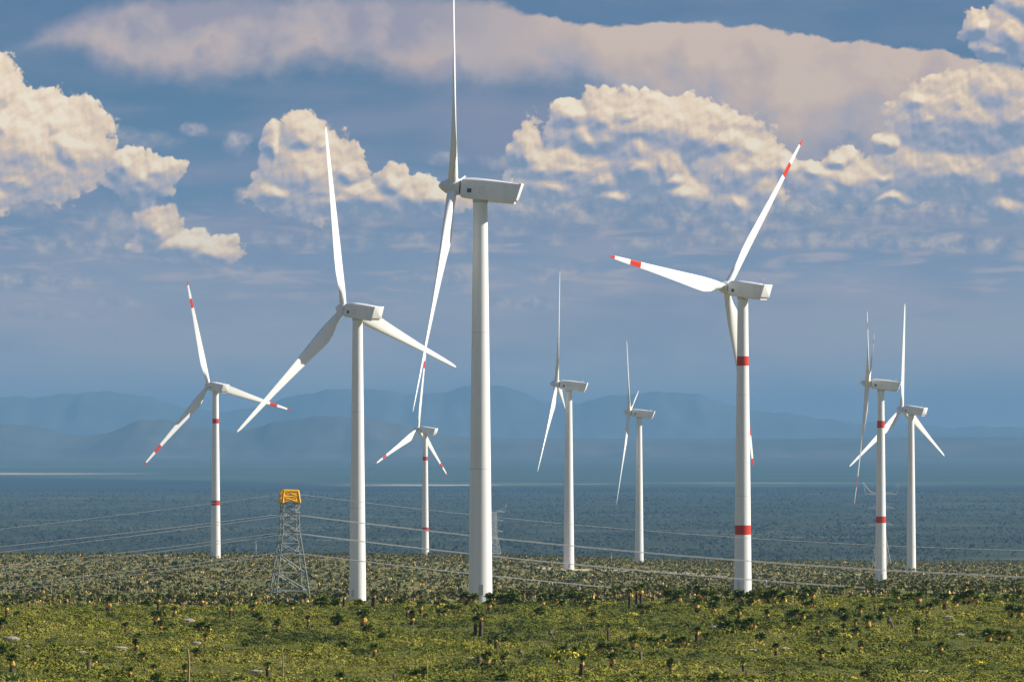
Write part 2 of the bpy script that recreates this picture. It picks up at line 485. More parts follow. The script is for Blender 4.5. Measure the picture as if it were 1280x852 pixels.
def tint_mat(name, stops, rough=0.8, spec=0.15, nscale=3.0):
    """colour picked by the per-plant 'tint' attribute"""
    m = pbr(name, (0.1, 0.1, 0.05), rough, 0, spec)
    t = NT(m.node_tree)
    b = m.node_tree.nodes['Principled BSDF']
    a = t.n('ShaderNodeAttribute', attribute_name='tint')
    f = a.outputs['Fac']
    g = t.n('ShaderNodeNewGeometry').outputs['Position']
    n = t.noise(g, nscale, 3, 0.6)[0]
    f2 = t.m('MULTIPLY_ADD', t.m('SUBTRACT', n, 0.5), 0.12, f)
    t.put(b.inputs['Base Color'], t.ramp(f2, stops))
    return m


# ------------------------------------------------------------------ mesh helpers
def tag(o, label=None, cat=None, group=None, kind=None):
    if label:
        o['label'] = label
    if cat:
        o['category'] = cat
    if group:
        o['group'] = group
    if kind:
        o['kind'] = kind
    return o


def empty(name, loc, rz=0.0):
    o = bpy.data.objects.new(name, None)
    o.empty_display_size = 1
    C.objects.link(o)
    o.location = loc
    o.rotation_euler = (0, 0, rz)
    return o


class MB:
    def __init__(self):
        self.v = []
        self.f = []
        self.mi = []

    def add(self, verts, faces, mi=0):
        o = len(self.v)
        self.v += [tuple(p) for p in verts]
        self.f += [tuple(i + o for i in f) for f in faces]
        self.mi += [mi] * len(faces)
        return self

    def box(self, c, s, mi=0, M=None):
        x, y, z = (k / 2 for k in s)
        vs = [Vector((a * x, b * y, d * z)) + Vector(c) for d in (-1, 1) for a, b in ((-1, -1), (1, -1), (1, 1), (-1, 1))]
        if M is not None:
            vs = [M @ p for p in vs]
        return self.add(vs, [(3, 2, 1, 0), (4, 5, 6, 7), (0, 1, 5, 4), (1, 2, 6, 5), (2, 3, 7, 6), (3, 0, 4, 7)], mi)

    def bar(self, a, b, w, mi=0, n=4, w2=None):
        a, b = Vector(a), Vector(b)
        d = (b - a).normalized()
        u = d.orthogonal().normalized()
        v = d.cross(u)
        w2 = w if w2 is None else w2
        ring = []
        for p, r in ((a, w), (b, w2)):
            for i in range(n):
                t = 2 * math.pi * i / n + math.pi / 4
                ring.append(p + u * math.cos(t) * r + v * math.sin(t) * r)
        fs = [(i, (i + 1) % n, n + (i + 1) % n, n + i) for i in range(n)]
        fs += [tuple(range(n - 1, -1, -1)), tuple(range(n, 2 * n))]
        return self.add(ring, fs, mi)

    def loft(self, rings, mi=0, cap=True, mis=None):
        n = len(rings[0])
        vs = [p for r in rings for p in r]
        o = len(self.v)
        self.v += [tuple(p) for p in vs]
        for k in range(len(rings) - 1):
            for i in range(n):
                j = (i + 1) % n
                self.f.append((o + k * n + i, o + k * n + j, o + (k + 1) * n + j, o + (k + 1) * n + i))
                self.mi.append(mis[k] if mis else mi)
        if cap:
            self.f.append(tuple(o + i for i in range(n - 1, -1, -1)))
            self.mi.append(mi)
            self.f.append(tuple(o + (len(rings) - 1) * n + i for i in range(n)))
            self.mi.append(mi if not mis else mis[-1])
        return self

    def build(self, name, mats, parent=None, smooth=False, auto=None):
        me = bpy.data.meshes.new(name)
        me.from_pydata(self.v, [], self.f)
        if not isinstance(mats, (list, tuple)):
            mats = [mats]
        for m in mats:
            me.materials.append(m)
        me.polygons.foreach_set('material_index', self.mi)
        if smooth:
            me.shade_smooth()
            if auto is not None:
                me.set_sharp_from_angle(angle=R(auto))
        me.update()
        o = bpy.data.objects.new(name, me)
        C.objects.link(o)
        if parent:
            o.parent = parent
        return o


def np_mesh(name, verts, quads, mats, mi=None, tint=None, parent=None):
    """verts (n,3), quads (m,4)"""
    me = bpy.data.meshes.new(name)
    nv, nf = len(verts), len(quads)
    me.vertices.add(nv)
    me.vertices.foreach_set('co', np.ascontiguousarray(verts, np.float32).ravel())
    me.loops.add(nf * 4)
    me.loops.foreach_set('vertex_index', np.ascontiguousarray(quads, np.int32).ravel())
    me.polygons.add(nf)
    me.polygons.foreach_set('loop_start', np.arange(0, nf * 4, 4, dtype=np.int32))
    for m in (mats if isinstance(mats, (list, tuple)) else [mats]):
        me.materials.append(m)
    if mi is not None:
        me.polygons.foreach_set('material_index', np.ascontiguousarray(mi, np.int32))
    if tint is not None:
        a = me.attributes.new('tint', 'FLOAT', 'FACE')
        a.data.foreach_set('value', np.ascontiguousarray(tint, np.float32))
    me.update(calc_edges=True)
    o = bpy.data.objects.new(name, me)
    C.objects.link(o)
    if parent:
        o.parent = parent
    return o


# ------------------------------------------------------------------ terrain
XC = np.array([-2000., 0, 300, 440, 600, 700, 800, 930, 1100, 1280, 3300])
DR = np.array([940., 1010, 1107, 1300, 1500, 1700, 2000, 2300, 2460, 2700, 3000, 3533, 3900])
#              x:-2000   0    300   440   600   700   800   930  1100  1280  3300
SG = np.array([
    [209, 209, 209, 208, 207, 206, 204, 201, 199, 197, 197],
    [217, 217, 217, 216, 214, 212, 210, 207, 205, 204, 204],
    [213, 213, 213, 212, 208, 207, 205, 203, 201, 200, 200],
    [211, 211, 211, 211, 206, 205, 203, 202, 200, 199, 199],
    [209, 209, 209, 210, 203, 202, 200, 200, 197, 195, 195],
    [198, 198, 198, 201, 196, 194, 193, 195, 192, 191, 191],
    [178, 178, 178, 178, 179, 180, 181, 182, 184, 182, 182],
    [164, 164, 163, 164, 167, 170, 172, 175, 178, 175, 175],
    [157, 157, 157, 158, 160, 163, 165, 168.5, 173, 171, 171],
    [149, 149, 149, 151, 153, 156, 160, 164, 169, 168, 168],
    [149, 149, 149, 149, 150, 154, 158, 160, 163, 162, 162],
    [149, 149, 149, 149, 149, 151, 154, 156, 158, 158, 158],
    [149.5, 149.5, 149.5, 149.5, 150, 151, 153, 155, 157, 157, 157]], float)


def wav(x, y, L, s):
    """a cheap smooth noise in -1..1"""
    a = 2 * np.pi / L
    return (np.sin(a * (x * 0.8 + y * 0.6) + s) * 0.5 + np.sin(a * 1.7 * (x * -0.35 + y * 0.94) + 2.1 * s + 1.0) * 0.3
            + np.sin(a * 2.9 * (x * 0.97 + y * 0.22) + 3.7 * s) * 0.2)


_VN = np.random.default_rng(99).random((256, 256))


def vn(x, y, L, s=0.0, oct_=4):
    """fractal value noise, about 0..1"""
    r_, a, t = 0.0, 1.0, 0.0
    for k in range(oct_):
        u = x / L * 2 ** k + 31.7 * s + 7 * k
        v = y / L * 2 ** k + 17.3 * s + 3 * k
        i, j = np.floor(u).astype(int), np.floor(v).astype(int)
        fu, fv = u - i, v - j
        fu, fv = fu * fu * (3 - 2 * fu), fv * fv * (3 - 2 * fv)
        g = _VN
        n = (g[i % 256, j % 256] * (1 - fu) * (1 - fv) + g[(i + 1) % 256, j % 256] * fu * (1 - fv)
             + g[i % 256, (j + 1) % 256] * (1 - fu) * fv + g[(i + 1) % 256, (j + 1) % 256] * fu * fv)
        r_ = r_ + n * a
        t += a
        a *= 0.6
    return r_ / t


def height(x, y):
    x = np.asarray(x, float)
    y = np.asarray(y, float)
    x, y = np.broadcast_arrays(x, y)
    D = np.maximum(y, 1.0)
    px = 640 + FPX * x / np.maximum(D, 400)
    # foreground slope down from the camera, then nearly level to the crest
    s_crest = np.interp(px, XC, SG[0])
    zc = -s_crest * 940 / FPX
    z0 = np.interp(D, [0, 300, 600], [-1.8, -14.3, -25.7])
    t = np.clip((D - 600) / 340.0, 0, 1)
    zf = z0 * (1 - t) + zc * t
    amp = np.interp(D, [300, 560, 880, 950], [0.0, 1.0, 0.7, 0.0])
    zf = zf + amp * (0.42 * wav(x, y, 60, 1.3) + 0.22 * wav(x, y, 23, 4.1))
    # shelf: bilinear table of sight-line slopes
    Dc = np.clip(D, DR[0], DR[-1])
    k = np.clip(np.searchsorted(DR, Dc, side='right') - 1, 0, len(DR) - 2)
    tt = (Dc - DR[k]) / (DR[k + 1] - DR[k])
    rows = np.stack([np.interp(px, XC, SG[i]) for i in range(len(DR))])
    flat = rows.reshape(len(DR), -1)
    kk = k.reshape(-1)
    idx = np.arange(kk.size)
    s = flat[kk, idx] * (1 - tt.reshape(-1)) + flat[kk + 1, idx] * tt.reshape(-1)
    zm = (-s * Dc.reshape(-1) / FPX).reshape(D.shape)
    zm = zm + np.interp(D, [1000, 1200, 3500, 3900], [0, 0.25, 0.5, 0.3]) * wav(x, y, 130, 2.2)
    # drop to the valley floor, then the far slope towards the mountains
    te = np.clip((D - 3900) / 1500.0, 0, 1)
    te = te * te * (3 - 2 * te)
    zfar = np.interp(D, [0, 18000, 22000, 27000, 33000, 42000, 70000], [-150, -150, -134, -98, -48, -4, 12])
    z = np.where(D < 940, zf, zm)
    z = z * (1 - te) + zfar * te
    return z


def hz(x, y):
    return float(height(np.array([x]), np.array([y]))[0])


def on_ray(px, row, dmin=560.0, dmax=939.0):
    """ground point seen at that column and row (nearest crossing)"""
    D = np.arange(dmin, dmax, 1.0)
    x = (px - 640) / FPX * D
    r = HY - height(x, D) / D * FPX
    below = np.where(r <= row)[0]
    if len(below) == 0:
        return None
    d = float(D[below[0]])
    return ((px - 640) / FPX * d, d)


rowsD = np.concatenate([np.linspace(-80, 540, 40), np.arange(550, 960, 2.0), np.linspace(962, 1300, 70), np.linspace(1310, 4200, 260),
                        np.linspace(4250, 6000, 30), np.geomspace(6100, 64000, 160)])
us = np.concatenate([-np.geomspace(3.2, 0.125, 26), np.linspace(-0.12, 0.12, 170), np.geomspace(0.125, 3.2, 26)])
Ug, Dg = np.meshgrid(us, rowsD)
Xg = Ug * (np.maximum(Dg, 0) + 25)
lim = 36000
Xg = np.clip(Xg, -lim, lim)
Zg = height(Xg, Dg)
nr, nc = Zg.shape
vv = np.stack([Xg, Dg, Zg], -1).reshape(-1, 3)
ii, jj = np.meshgrid(np.arange(nr - 1), np.arange(nc - 1), indexing='ij')
b0 = (ii * nc + jj).reshape(-1)
qq = np.stack([b0, b0 + 1, b0 + nc + 1, b0 + nc], -1)
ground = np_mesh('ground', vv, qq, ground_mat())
ground.data.shade_smooth()
tag(ground, kind='structure')


# mountains: long ridges with foothills, each a heightfield
def ridge(name, D, pts, depth, c1, c2, seed, rough=1.0):
    xs_ = np.arange(-900, 2200, 6.0)
    prof = np.interp(xs_, [p[0] for p in pts], [p[1] for p in pts])
    prof = np.convolve(np.pad(prof, 4, 'edge'), np.ones(9) / 9, 'valid')
    r2 = np.random.default_rng(seed)
    n = sum(np.sin(xs_ * f + r2.uniform(0, 6)) * a for f, a in ((0.05, 1.6), (0.11, 1.0), (0.23, 0.7), (0.5, 0.4), (0.9, 0.25)))
    hgt = np.maximum(0, (HY + 4 - prof)) / FPX * D
    hgt = hgt + n * rough * np.clip(hgt / 100, 0, 1) * D / FPX
    ts = np.linspace(-1, 1, 25)
    verts = []
    for t in ts:
        prof_t = (1 - abs(t)) ** 1.25
        spur = 1 + (1 - abs(t)) * abs(t) * 4 * 0.55 * (vn(xs_ + 40 * t, xs_ * 0 + 90 * t, 46.0, seed, 4) - 0.5)
        hh = -140 + (hgt + 140) * prof_t * spur
        hh = np.where(abs(t) < 1e-6, hgt, hh)
        yy = D + t * depth
        verts.append(np.stack([(xs_ - 640) / FPX * D + 0 * hh, np.full_like(xs_, yy), hh], -1))
    verts = np.concatenate(verts)
    m = len(xs_)
    ii, jj = np.meshgrid(np.arange(len(ts) - 1), np.arange(m - 1), indexing='ij')
    b = (ii * m + jj).reshape(-1)
    q = np.stack([b, b + 1, b + m + 1, b + m], -1)
    o = np_mesh(name, verts, q, varied(name + '_scrub', c1, c2, 0.0012, 0.95, 0.05))
    o.data.shade_smooth()
    return tag(o, kind='structure')


ridge('near_mountains', 29000, [(-900, 530), (-200, 530), (0, 536), (40, 534), (95, 549), (130, 549), (165, 533), (190, 523), (215, 527), (260, 538),
                                (300, 546), (330, 532), (360, 528), (400, 526), (450, 522), (490, 531), (545, 548), (640, 552), (1000, 552), (1100, 550), (2200, 548)],
      2400, (0.07, 0.09, 0.08), (0.11, 0.11, 0.10), 3)
ridge('far_mountains', 47000, [(-900, 505), (0, 502), (60, 497), (140, 494), (185, 496), (215, 510), (260, 520), (300, 515), (350, 505), (400, 492),
                               (430, 487), (480, 492), (520, 500), (560, 490), (600, 483), (640, 489), (700, 511), (740, 505), (790, 494), (830, 492),
                               (870, 497), (930, 513), (1000, 524), (1100, 533), (1200, 537), (1300, 539), (2200, 530)],
      3000, (0.09, 0.11, 0.10), (0.12, 0.13, 0.12), 8, 0.9)

# dirt tracks and turbine pads on the shelf
dirt = varied('dirt_track', (0.62, 0.50, 0.36), (0.40, 0.33, 0.23), 0.05, 0.95, 0.1)


def track(pts, width, name='dirt_road'):
    P_ = []
    for px, D in pts:
        P_.append(Vector(((px - 640) / FPX * D, D)))
    dense = []
    for a, b in zip(P_[:-1], P_[1:]):
        n = max(2, int((b - a).length / 6))
        for i in range(n):
            dense.append(a.lerp(b, i / n))
    dense.append(P_[-1])
    mb = MB()
    vs, fs = [], []
    m = 7
    for i, p in enumerate(dense):
        q = dense[min(i + 1, len(dense) - 1)] - dense[max(i - 1, 0)]
        nrm = Vector((-q.y, q.x)).normalized()
        w = width * (0.85 + 0.3 * math.sin(i * 0.7))
        for k in range(m):
            s = p + nrm * w * (k / (m - 1) - 0.5)
            vs.append((s.x, s.y, hz(s.x, s.y) + 0.12))
    for i in range(len(dense) - 1):
        for k in range(m - 1):
            b = i * m + k
            fs.append((b, b + 1, b + m + 1, b + m))
    mb.add(vs, fs)
    return tag(mb.build(name, dirt), kind='structure')


track([(650, 2520), (700, 2455), (760, 2455), (830, 2440), (900, 2360)], 26)
track([(1040, 2560), (1100, 2600), (1150, 2650), (1215, 2640), (1330, 2640)], 20)
track([(880, 2380), (960, 2440), (1040, 2560)], 5)


# ------------------------------------------------------------------ wind turbines
def circ(x, r, n=20, z=0.0, ry=1.0):
    return [Vector((x, math.cos(2 * math.pi * i / n) * r, z + math.sin(2 * math.pi * i / n) * r * ry)) for i in range(n)]


def build_tower(root, bands):
    H_ = 78.0
    cuts = {-3.0, 0.0, 25.5, 25.62, 52.0, 52.12, H_}
    for a, b in bands:
        cuts |= {a, b}
    zs = sorted(cuts)
    rings = []
    for z in zs:
        t = max(0, z) / H_
        r = 2.33 * (1 - t) + 1.36 * t
        if abs(z - 25.56) < 0.08 or abs(z - 52.06) < 0.08:
            r += 0.012
        rings.append([Vector((math.cos(2 * math.pi * i / 48) * r, math.sin(2 * math.pi * i / 48) * r, z)) for i in range(48)])
    mis = []
    for a, b in zip(zs[:-1], zs[1:]):
        mis.append(1 if any(p - 1e-6 <= a and b <= q + 1e-6 for p, q in bands) else (2 if abs(a - 25.5) < 1e-3 or abs(a - 52.0) < 1e-3 else 0))
    mb = MB()
    mb.loft(rings, 0, True, mis)
    tw = mb.build('tower', [tower_white, red, seam_m], root, True, 40)
    d = MB().box((0.35, -2.31, 2.1), (0.9, 0.10, 2.1)).build('door', panel_grey, root)
    return tw


TILT = Matrix.Translation((0, 0, 80)) @ Matrix.Rotation(R(5), 4, 'Y') @ Matrix.Translation((0, 0, 0))


def rrect(x, yw, zb, zt, rad, n=4, xs=0.0):
    """rounded rectangle ring in the YZ plane, xs slants the top backwards"""
    pts = []
    for cy, cz, a0 in ((yw - rad, zt - rad, 0), (-yw + rad, zt - rad, 90), (-yw + rad, zb + rad, 180), (yw - rad, zb + rad, 270)):
        for i in range(n + 1):
            a = R(a0 + 90 * i / n)
            y = cy + rad * math.cos(a)
            z = cz + rad * math.sin(a)
            pts.append(Vector((x + xs * (z - zb) / (zt - zb), y, z)))
    return pts


def build_nacelle(root):
    mb = MB()
    secs = [(-3.75, 1.35, -1.65, 1.35, 0.6), (-3.6, 1.6, -1.9, 1.6, 0.6), (-3.0, 1.72, -2.05, 1.8, 0.55), (-1.5, 1.78, -2.12, 1.86, 0.45),
            (1.0, 1.8, -2.15, 1.84, 0.35), (3.5, 1.8, -2.15, 1.74, 0.28), (5.5, 1.8, -2.1, 1.64, 0.22), (7.2, 1.8, -1.9, 1.55, 0.2)]
    rings = [[TILT @ p for p in rrect(*s, xs=0.0)] for s in secs]
    rings[-1] = [TILT @ p for p in rrect(7.0, 1.8, -1.9, 1.55, 0.2, xs=0.75)]
    mb.loft(rings)
    nac = mb.build('nacelle', white, root, True, 35)
    # rear hood: a bright frame round the rear, standing proud of the body
    r = MB()
    r.loft([[TILT @ p for p in rrect(6.96, 1.88, -1.6, 1.64, 0.16, xs=0.75)], [TILT @ p for p in rrect(7.35, 1.9, -1.7, 1.68, 0.16, xs=0.8)],
            [TILT @ p for p in rrect(7.42, 1.75, -1.6, 1.58, 0.12, xs=0.8)]])
    r.build('rear_hood', white, root, True, 35)
    b = MB()
    b.loft([[TILT @ p for p in rrect(1.8, 1.45, -2.38, -2.0, 0.1)], [TILT @ p for p in rrect(6.9, 1.5, -2.45, -1.8, 0.1, xs=0.15)]])
    b.build('belly_fairing', white, root, True, 35)
    # raised roof fairing with the long sweeping edge
    t = MB()
    t.loft([[TILT @ p for p in rrect(-3.0, 1.35, 1.5, 1.94, 0.15)], [TILT @ p for p in rrect(-1.0, 1.5, 1.5, 2.04, 0.15)],
            [TILT @ p for p in rrect(2.5, 1.4, 1.5, 1.94, 0.15)], [TILT @ p for p in rrect(5.8, 0.9, 1.45, 1.72, 0.1)]])
    t.build('roof_fairing', white, root, True, 40)
    for s in (-1, 1):
        MB().box((-1.95, s * 1.80, -0.55), (0.85, 0.05, 0.8), 0, TILT).build('vent', dark_vent, nac)
        f = MB()
        for cx_, cz_, sx_, sz_ in ((0.45, 0.28, 0.75, 0.07), (0.45, -1.12, 0.75, 0.07), (0.11, -0.42, 0.07, 1.40), (0.79, -0.42, 0.07, 1.40)):
            f.box((cx_, s * 1.803, cz_), (sx_, 0.035, sz_), 0, TILT)
        f.build('hatch_frame', panel_grey, nac)
        MB().box((1.5, s * 1.805, -1.75), (10.2, 0.04, 0.10), 0, TILT).build('side_rib', white, nac)
    for yy in (-0.9, 0.5):
        w = MB()
        w.bar(TILT @ Vector((6.0, yy, 1.7)), TILT @ Vector((6.0, yy, 2.95)), 0.05)
        w.bar(TILT @ Vector((5.75, yy, 2.95)), TILT @ Vector((6.25, yy, 2.95)), 0.05)
        w.box((6.22, yy, 3.07), (0.16, 0.16, 0.26), 0, TILT)
        w.build('wind_sensor', panel_grey, nac)
    # dark gap between nacelle and rotor, yaw collar
    g = MB()
    g.loft([[TILT @ p for p in circ(-4.05, 1.35)], [TILT @ p for p in circ(-3.7, 1.35)]])
    g.build('shaft_gap', rubber, root, True, 40)
    y = MB()
    y.loft([[Vector((math.cos(2 * math.pi * i / 32) * rr, math.sin(2 * math.pi * i / 32) * rr, z)) for i in range(32)]
            for z, rr in ((77.3, 1.5), (78.1, 1.5))])
    y.build('yaw_collar', panel_grey, root, True, 40)


HUBX = -5.4


def build_rotor(root, phi, banded, R_=51.0, pitch=1.0):
    s = MB()
    prof = [(-8.25, 0.02), (-8.18, 0.22), (-7.95, 0.52), (-7.5, 0.9), (-6.9, 1.28), (-6.3, 1.52), (-5.6, 1.66), (-4.7, 1.66), (-4.15, 1.55), (-4.0, 1.40)]
    s.loft([[TILT @ p for p in circ(x, r, 28)] for x, r in prof])
    s.build('spinner', white, root, True, 50)
    st_ = [(1.1, 1.9, 1.9, 0), (3.0, 1.9, 1.9, 0), (5.0, 2.6, 1.7, 16), (8.0, 3.7, 1.4, 20), (11.0, 4.2, 1.15, 18), (15.0, 3.8, 0.92, 14),
           (20.0, 3.2, 0.72, 11), (27.0, 2.5, 0.52, 7), (34.0, 1.85, 0.33, 4), (38.0, 1.62, 0.28, 3), (42.5, 1.36, 0.23, 2), (46.0, 1.12, 0.18, 1),
           (49.0, 0.85, 0.13, 0.5), (50.4, 0.55, 0.08, 0), (51.0, 0.18, 0.04, 0)]
    # 12-gon airfoil: chordwise u in [-0.3, 0.7], thickness profile
    foil = [(-0.30, 0.0), (-0.27, 0.28), (-0.18, 0.46), (-0.02, 0.50), (0.20, 0.38), (0.45, 0.18), (0.70, 0.015),
            (0.45, -0.10), (0.20, -0.26), (-0.02, -0.40), (-0.18, -0.36), (-0.27, -0.22)]
    bl = None
    for k in range(3):
        b = MB()
        rings, mis = [], []
        for j, (r, ch, th, tw) in enumerate(st_):
            rd = min(1.0, max(0.0, (r - 3.0) / 6.0))
            a = R(pitch + tw) if r > 3 else R(pitch)
            ring = []
            for i, (u_, w_) in enumerate(foil):
                ang = 2 * math.pi * (-i) / 12 + math.pi
                cu, cw = 0.5 * math.cos(ang) * 1.0, 0.5 * math.sin(ang)
                uu = cu * ch * (1 - rd) + u_ * ch * rd
                ww = cw * th * (1 - rd) + w_ * th * rd
                # tangential (y) and axial (x); the leading edge turns upwind
                yy = -uu * math.cos(a) + ww * math.sin(a)
                xx = uu * math.sin(a) + ww * math.cos(a)
                xx -= 0.9 * (r / R_) ** 2
                ring.append(Vector((HUBX + xx, yy, r)))
            M_ = TILT @ Matrix.Rotation(-R(phi + 120 * k), 4, 'X')
            rings.append([M_ @ p for p in ring])
            if j:
                ra = st_[j - 1][0]
                mis.append(1 if banded and (ra in (38.0, 34.0) and r <= 42.5 and ra == 38.0 or ra >= 49.0) else 0)
        b.loft(rings, 0, True, mis)
        b.build('blade', [blade_white, red], root, True, 60)


# (column of tower axis, distance, row of hub, yaw, blade phase, red bands, label)
TURB = [
    (600.5, 1107, 236, 6, -30, [], 'tallest and nearest white wind turbine, in the middle, blade tip cut by the top'),
    (928.5, 1497, 361, 38, 38, [(59.8, 62.3), (15.4, 17.9)], 'large white turbine with two red tower bands, right of centre'),
    (447.0, 1570, 388, 42, -12, [], 'white turbine without bands, between the yellow-topped pylon and the tallest turbine'),
    (269.5, 2658, 483, 50, -17, [(62.8, 65.0), (24.6, 26.9)], 'far left white turbine with two red tower bands'),
    (531.5, 3533, 537, 30, 5, [(61.0, 63.4), (17.2, 19.6)], 'smallest, farthest turbine with red bands, just left of the tallest turbine'),
    (711.0, 2462, 481, 7, -18, [], 'plain white turbine standing on the pale dirt pad, first right of the tallest'),
    (799.0, 2994, 516, 7, -43, [], 'small plain white turbine, second to the right of the tallest one'),
    (1101.0, 2303, 480, 6, -55, [(62.3, 65.2), (23.9, 26.6)], 'red-banded turbine near the right edge, in front of a lattice pylon'),
    (1139.0, 2748, 512, 35, -3, [], 'rightmost turbine, plain white without bands'),
]
for px, D, row, yaw, phi, bands, lab in TURB:
    x = (px - 640) / FPX * D
    zh = (HY - row) / FPX * D
    base = zh - 80.0
    root = empty('wind_turbine', (x, D, base), R(-yaw))
    tag(root, lab, 'wind turbine', 'wind turbines of the wind farm')
    build_tower(root, bands)
    build_nacelle(root)
    build_rotor(root, phi, bool(bands))
    gz_ = hz(x, D)
    root['ground_gap'] = base - gz_
    del root['ground_gap']
    print('TURB', px, 'base', round(base, 1), 'ground', round(gz_, 1))


# ------------------------------------------------------------------ lattice pylon with the yellow head
def lattice(mb, z0, z1, w0, w1, n, r, mi=0, horiz=True, cx=0.0, cy=0.0, depth=1.0):
    for i in range(n):
        za, zb = z0 + (z1 - z0) * i / n, z0 + (z1 - z0) * (i + 1) / n
        wa, wb = w0 + (w1 - w0) * i / n, w0 + (w1 - w0) * (i + 1) / n
        ca = [Vector((cx + sx * wa / 2, cy + sy * wa / 2 * depth, za)) for sx, sy in ((-1, -1), (1, -1), (1, 1), (-1, 1))]
        cb = [Vector((cx + sx * wb / 2, cy + sy * wb / 2 * depth, zb)) for sx, sy in ((-1, -1), (1, -1), (1, 1), (-1, 1))]
        for k in range(4):
            j = (k + 1) % 4
            mb.bar(ca[k], cb[k], r * 1.5, mi)
            mb.bar(ca[k], cb[j], r, mi)
            mb.bar(ca[j], cb[k], r, mi)
            if horiz:
                mb.bar(cb[k], cb[j], r, mi)


DP = 1350.0
PXP = 362.0
xp = (PXP - 640) / FPX * DP
zg = hz(xp, DP)
ptop = (HY - 611) / FPX * DP
ppu = FPX / DP


def zrow(row, D=DP):
    return (HY - row) / FPX * D


pyl = empty('transmission_pylon', (xp, DP, zg - 0.3), R(14))
tag(pyl, 'steel lattice pylon with a bright yellow top carrying the power lines', 'pylon')
b = MB()
zl = lambda row: zrow(row) - (zg - 0.3)
# four legs that spread, thick bottom panels
lattice(b, 0.0, zl(693), 8.8, 5.6, 3, 0.11)
b.build('leg_section', galv, pyl)
b = MB()
lattice(b, zl(693), zl(664), 5.6, 4.0, 2, 0.10)
lattice(b, zl(664), zl(628), 4.0, 3.5, 3, 0.09)
b.build('mast_section', galv, pyl)
b = MB()
lattice(b, zl(628), zl(612.5), 4.2, 3.4, 2, 0.17)
b.build('yellow_head', yellow, pyl)
bb = MB()
for sx in (-1, 1):
    bb.box((sx * 1.5, 0, zl(627.5)), (0.7, 3.9, 0.22))
bb.box((1.75, -2.0, zl(624)), (0.6, 0.12, 1.2))
bb.box((0.2, -1.9, zl(613.2)), (3.0, 0.12, 0.3))
bb.build('head_plate', yellow, pyl)
inv = Matrix.Rotation(-R(14), 4, 'Z')
for row in (641, 664, 689):
    for s in (-1, 1):
        a = MB()
        z = zl(row)
        w = 2.2
        tip = Vector((0, s * 6.0, z + 0.25))
        for sx in (-1, 1):
            a.bar((sx * w, s * 1.9, z + 0.25), tip, 0.07)
            a.bar((sx * w, s * 1.9, z + 1.7), tip, 0.06)
            a.bar((sx * w * 0.5, s * 3.9, z + 0.25), (sx * w * 0.5, s * 3.0, z + 1.0), 0.05)
        a.bar((-w * 0.5, s * 3.9, z + 0.25), (w * 0.5, s * 3.9, z + 0.25), 0.05)
        arm = a.build('crossarm', galv, pyl)
        for e in (-1, 1):
            ins = MB()
            ins.bar(tip + Vector((e * 0.1, 0, -0.02)), tip + Vector((e * 1.3, 0, -0.28)), 0.10, n=8)
            for q in range(5):
                c0 = tip + Vector((e * (0.25 + q * 0.22), 0, -0.05 - q * 0.045))
                ins.bar(c0, c0 + Vector((e * 0.05, 0, -0.01)), 0.17, n=8)
            ins.build('insulator', insul, arm)

# cables: (row at pylon, left slope/curve, right slope/curve, side)
CAB = [(616, (0.135, -0.00003), (0.131, -0.000058), 0, 'uppermost thin wire of the power line, strung from the yellow pylon head'),
       (642, (0.140, -0.00003), (0.129, -0.000048), -1, 'nearer cable of the highest conductor pair, below the thin top wire'),
       (642, (0.130, -0.00004), (0.131, -0.000048), 1, 'farther cable of the highest conductor pair, below the thin top wire'),
       (665, (0.146, -0.00003), (0.128, -0.000046), -1, 'nearer cable of the middle conductor pair on the yellow-topped pylon'),
       (665, (0.136, -0.00004), (0.130, -0.000046), 1, 'farther cable of the middle conductor pair on the yellow-topped pylon'),
       (690, (0.142, -0.00003), (0.126, -0.000044), -1, 'nearer cable of the lowest conductor pair, grazing the ridge at right'),
       (690, (0.132, -0.00004), (0.128, -0.000044), 1, 'farther cable of the lowest conductor pair, grazing the ridge at right')]
for row, (la, lb), (ra, rb), side, lab in CAB:
    mb = MB()
    pts = []
    off = side * 6.0
    for t in np.linspace(-900, 1130, 70):
        tt = abs(t)
        dyr = (la * tt + lb * tt * tt) if t < 0 else (ra * tt + rb * tt * tt)
        X = xp + t / ppu - math.sin(R(14)) * off
        Y = DP + math.cos(R(14)) * off
        Z = zrow(row + dyr)
        pts.append(Vector((X, Y, Z)))
    rad = 0.045 if side == 0 else 0.065
    rings = [[p + Vector((0, math.cos(q * math.pi / 3) * rad, math.sin(q * math.pi / 3) * rad)) for q in range(6)] for p in pts]
    mb.loft(rings)
    o = mb.build('power_cable', cable_m, None, True)
    tag(o, lab, 'power line', 'cables of the power line')


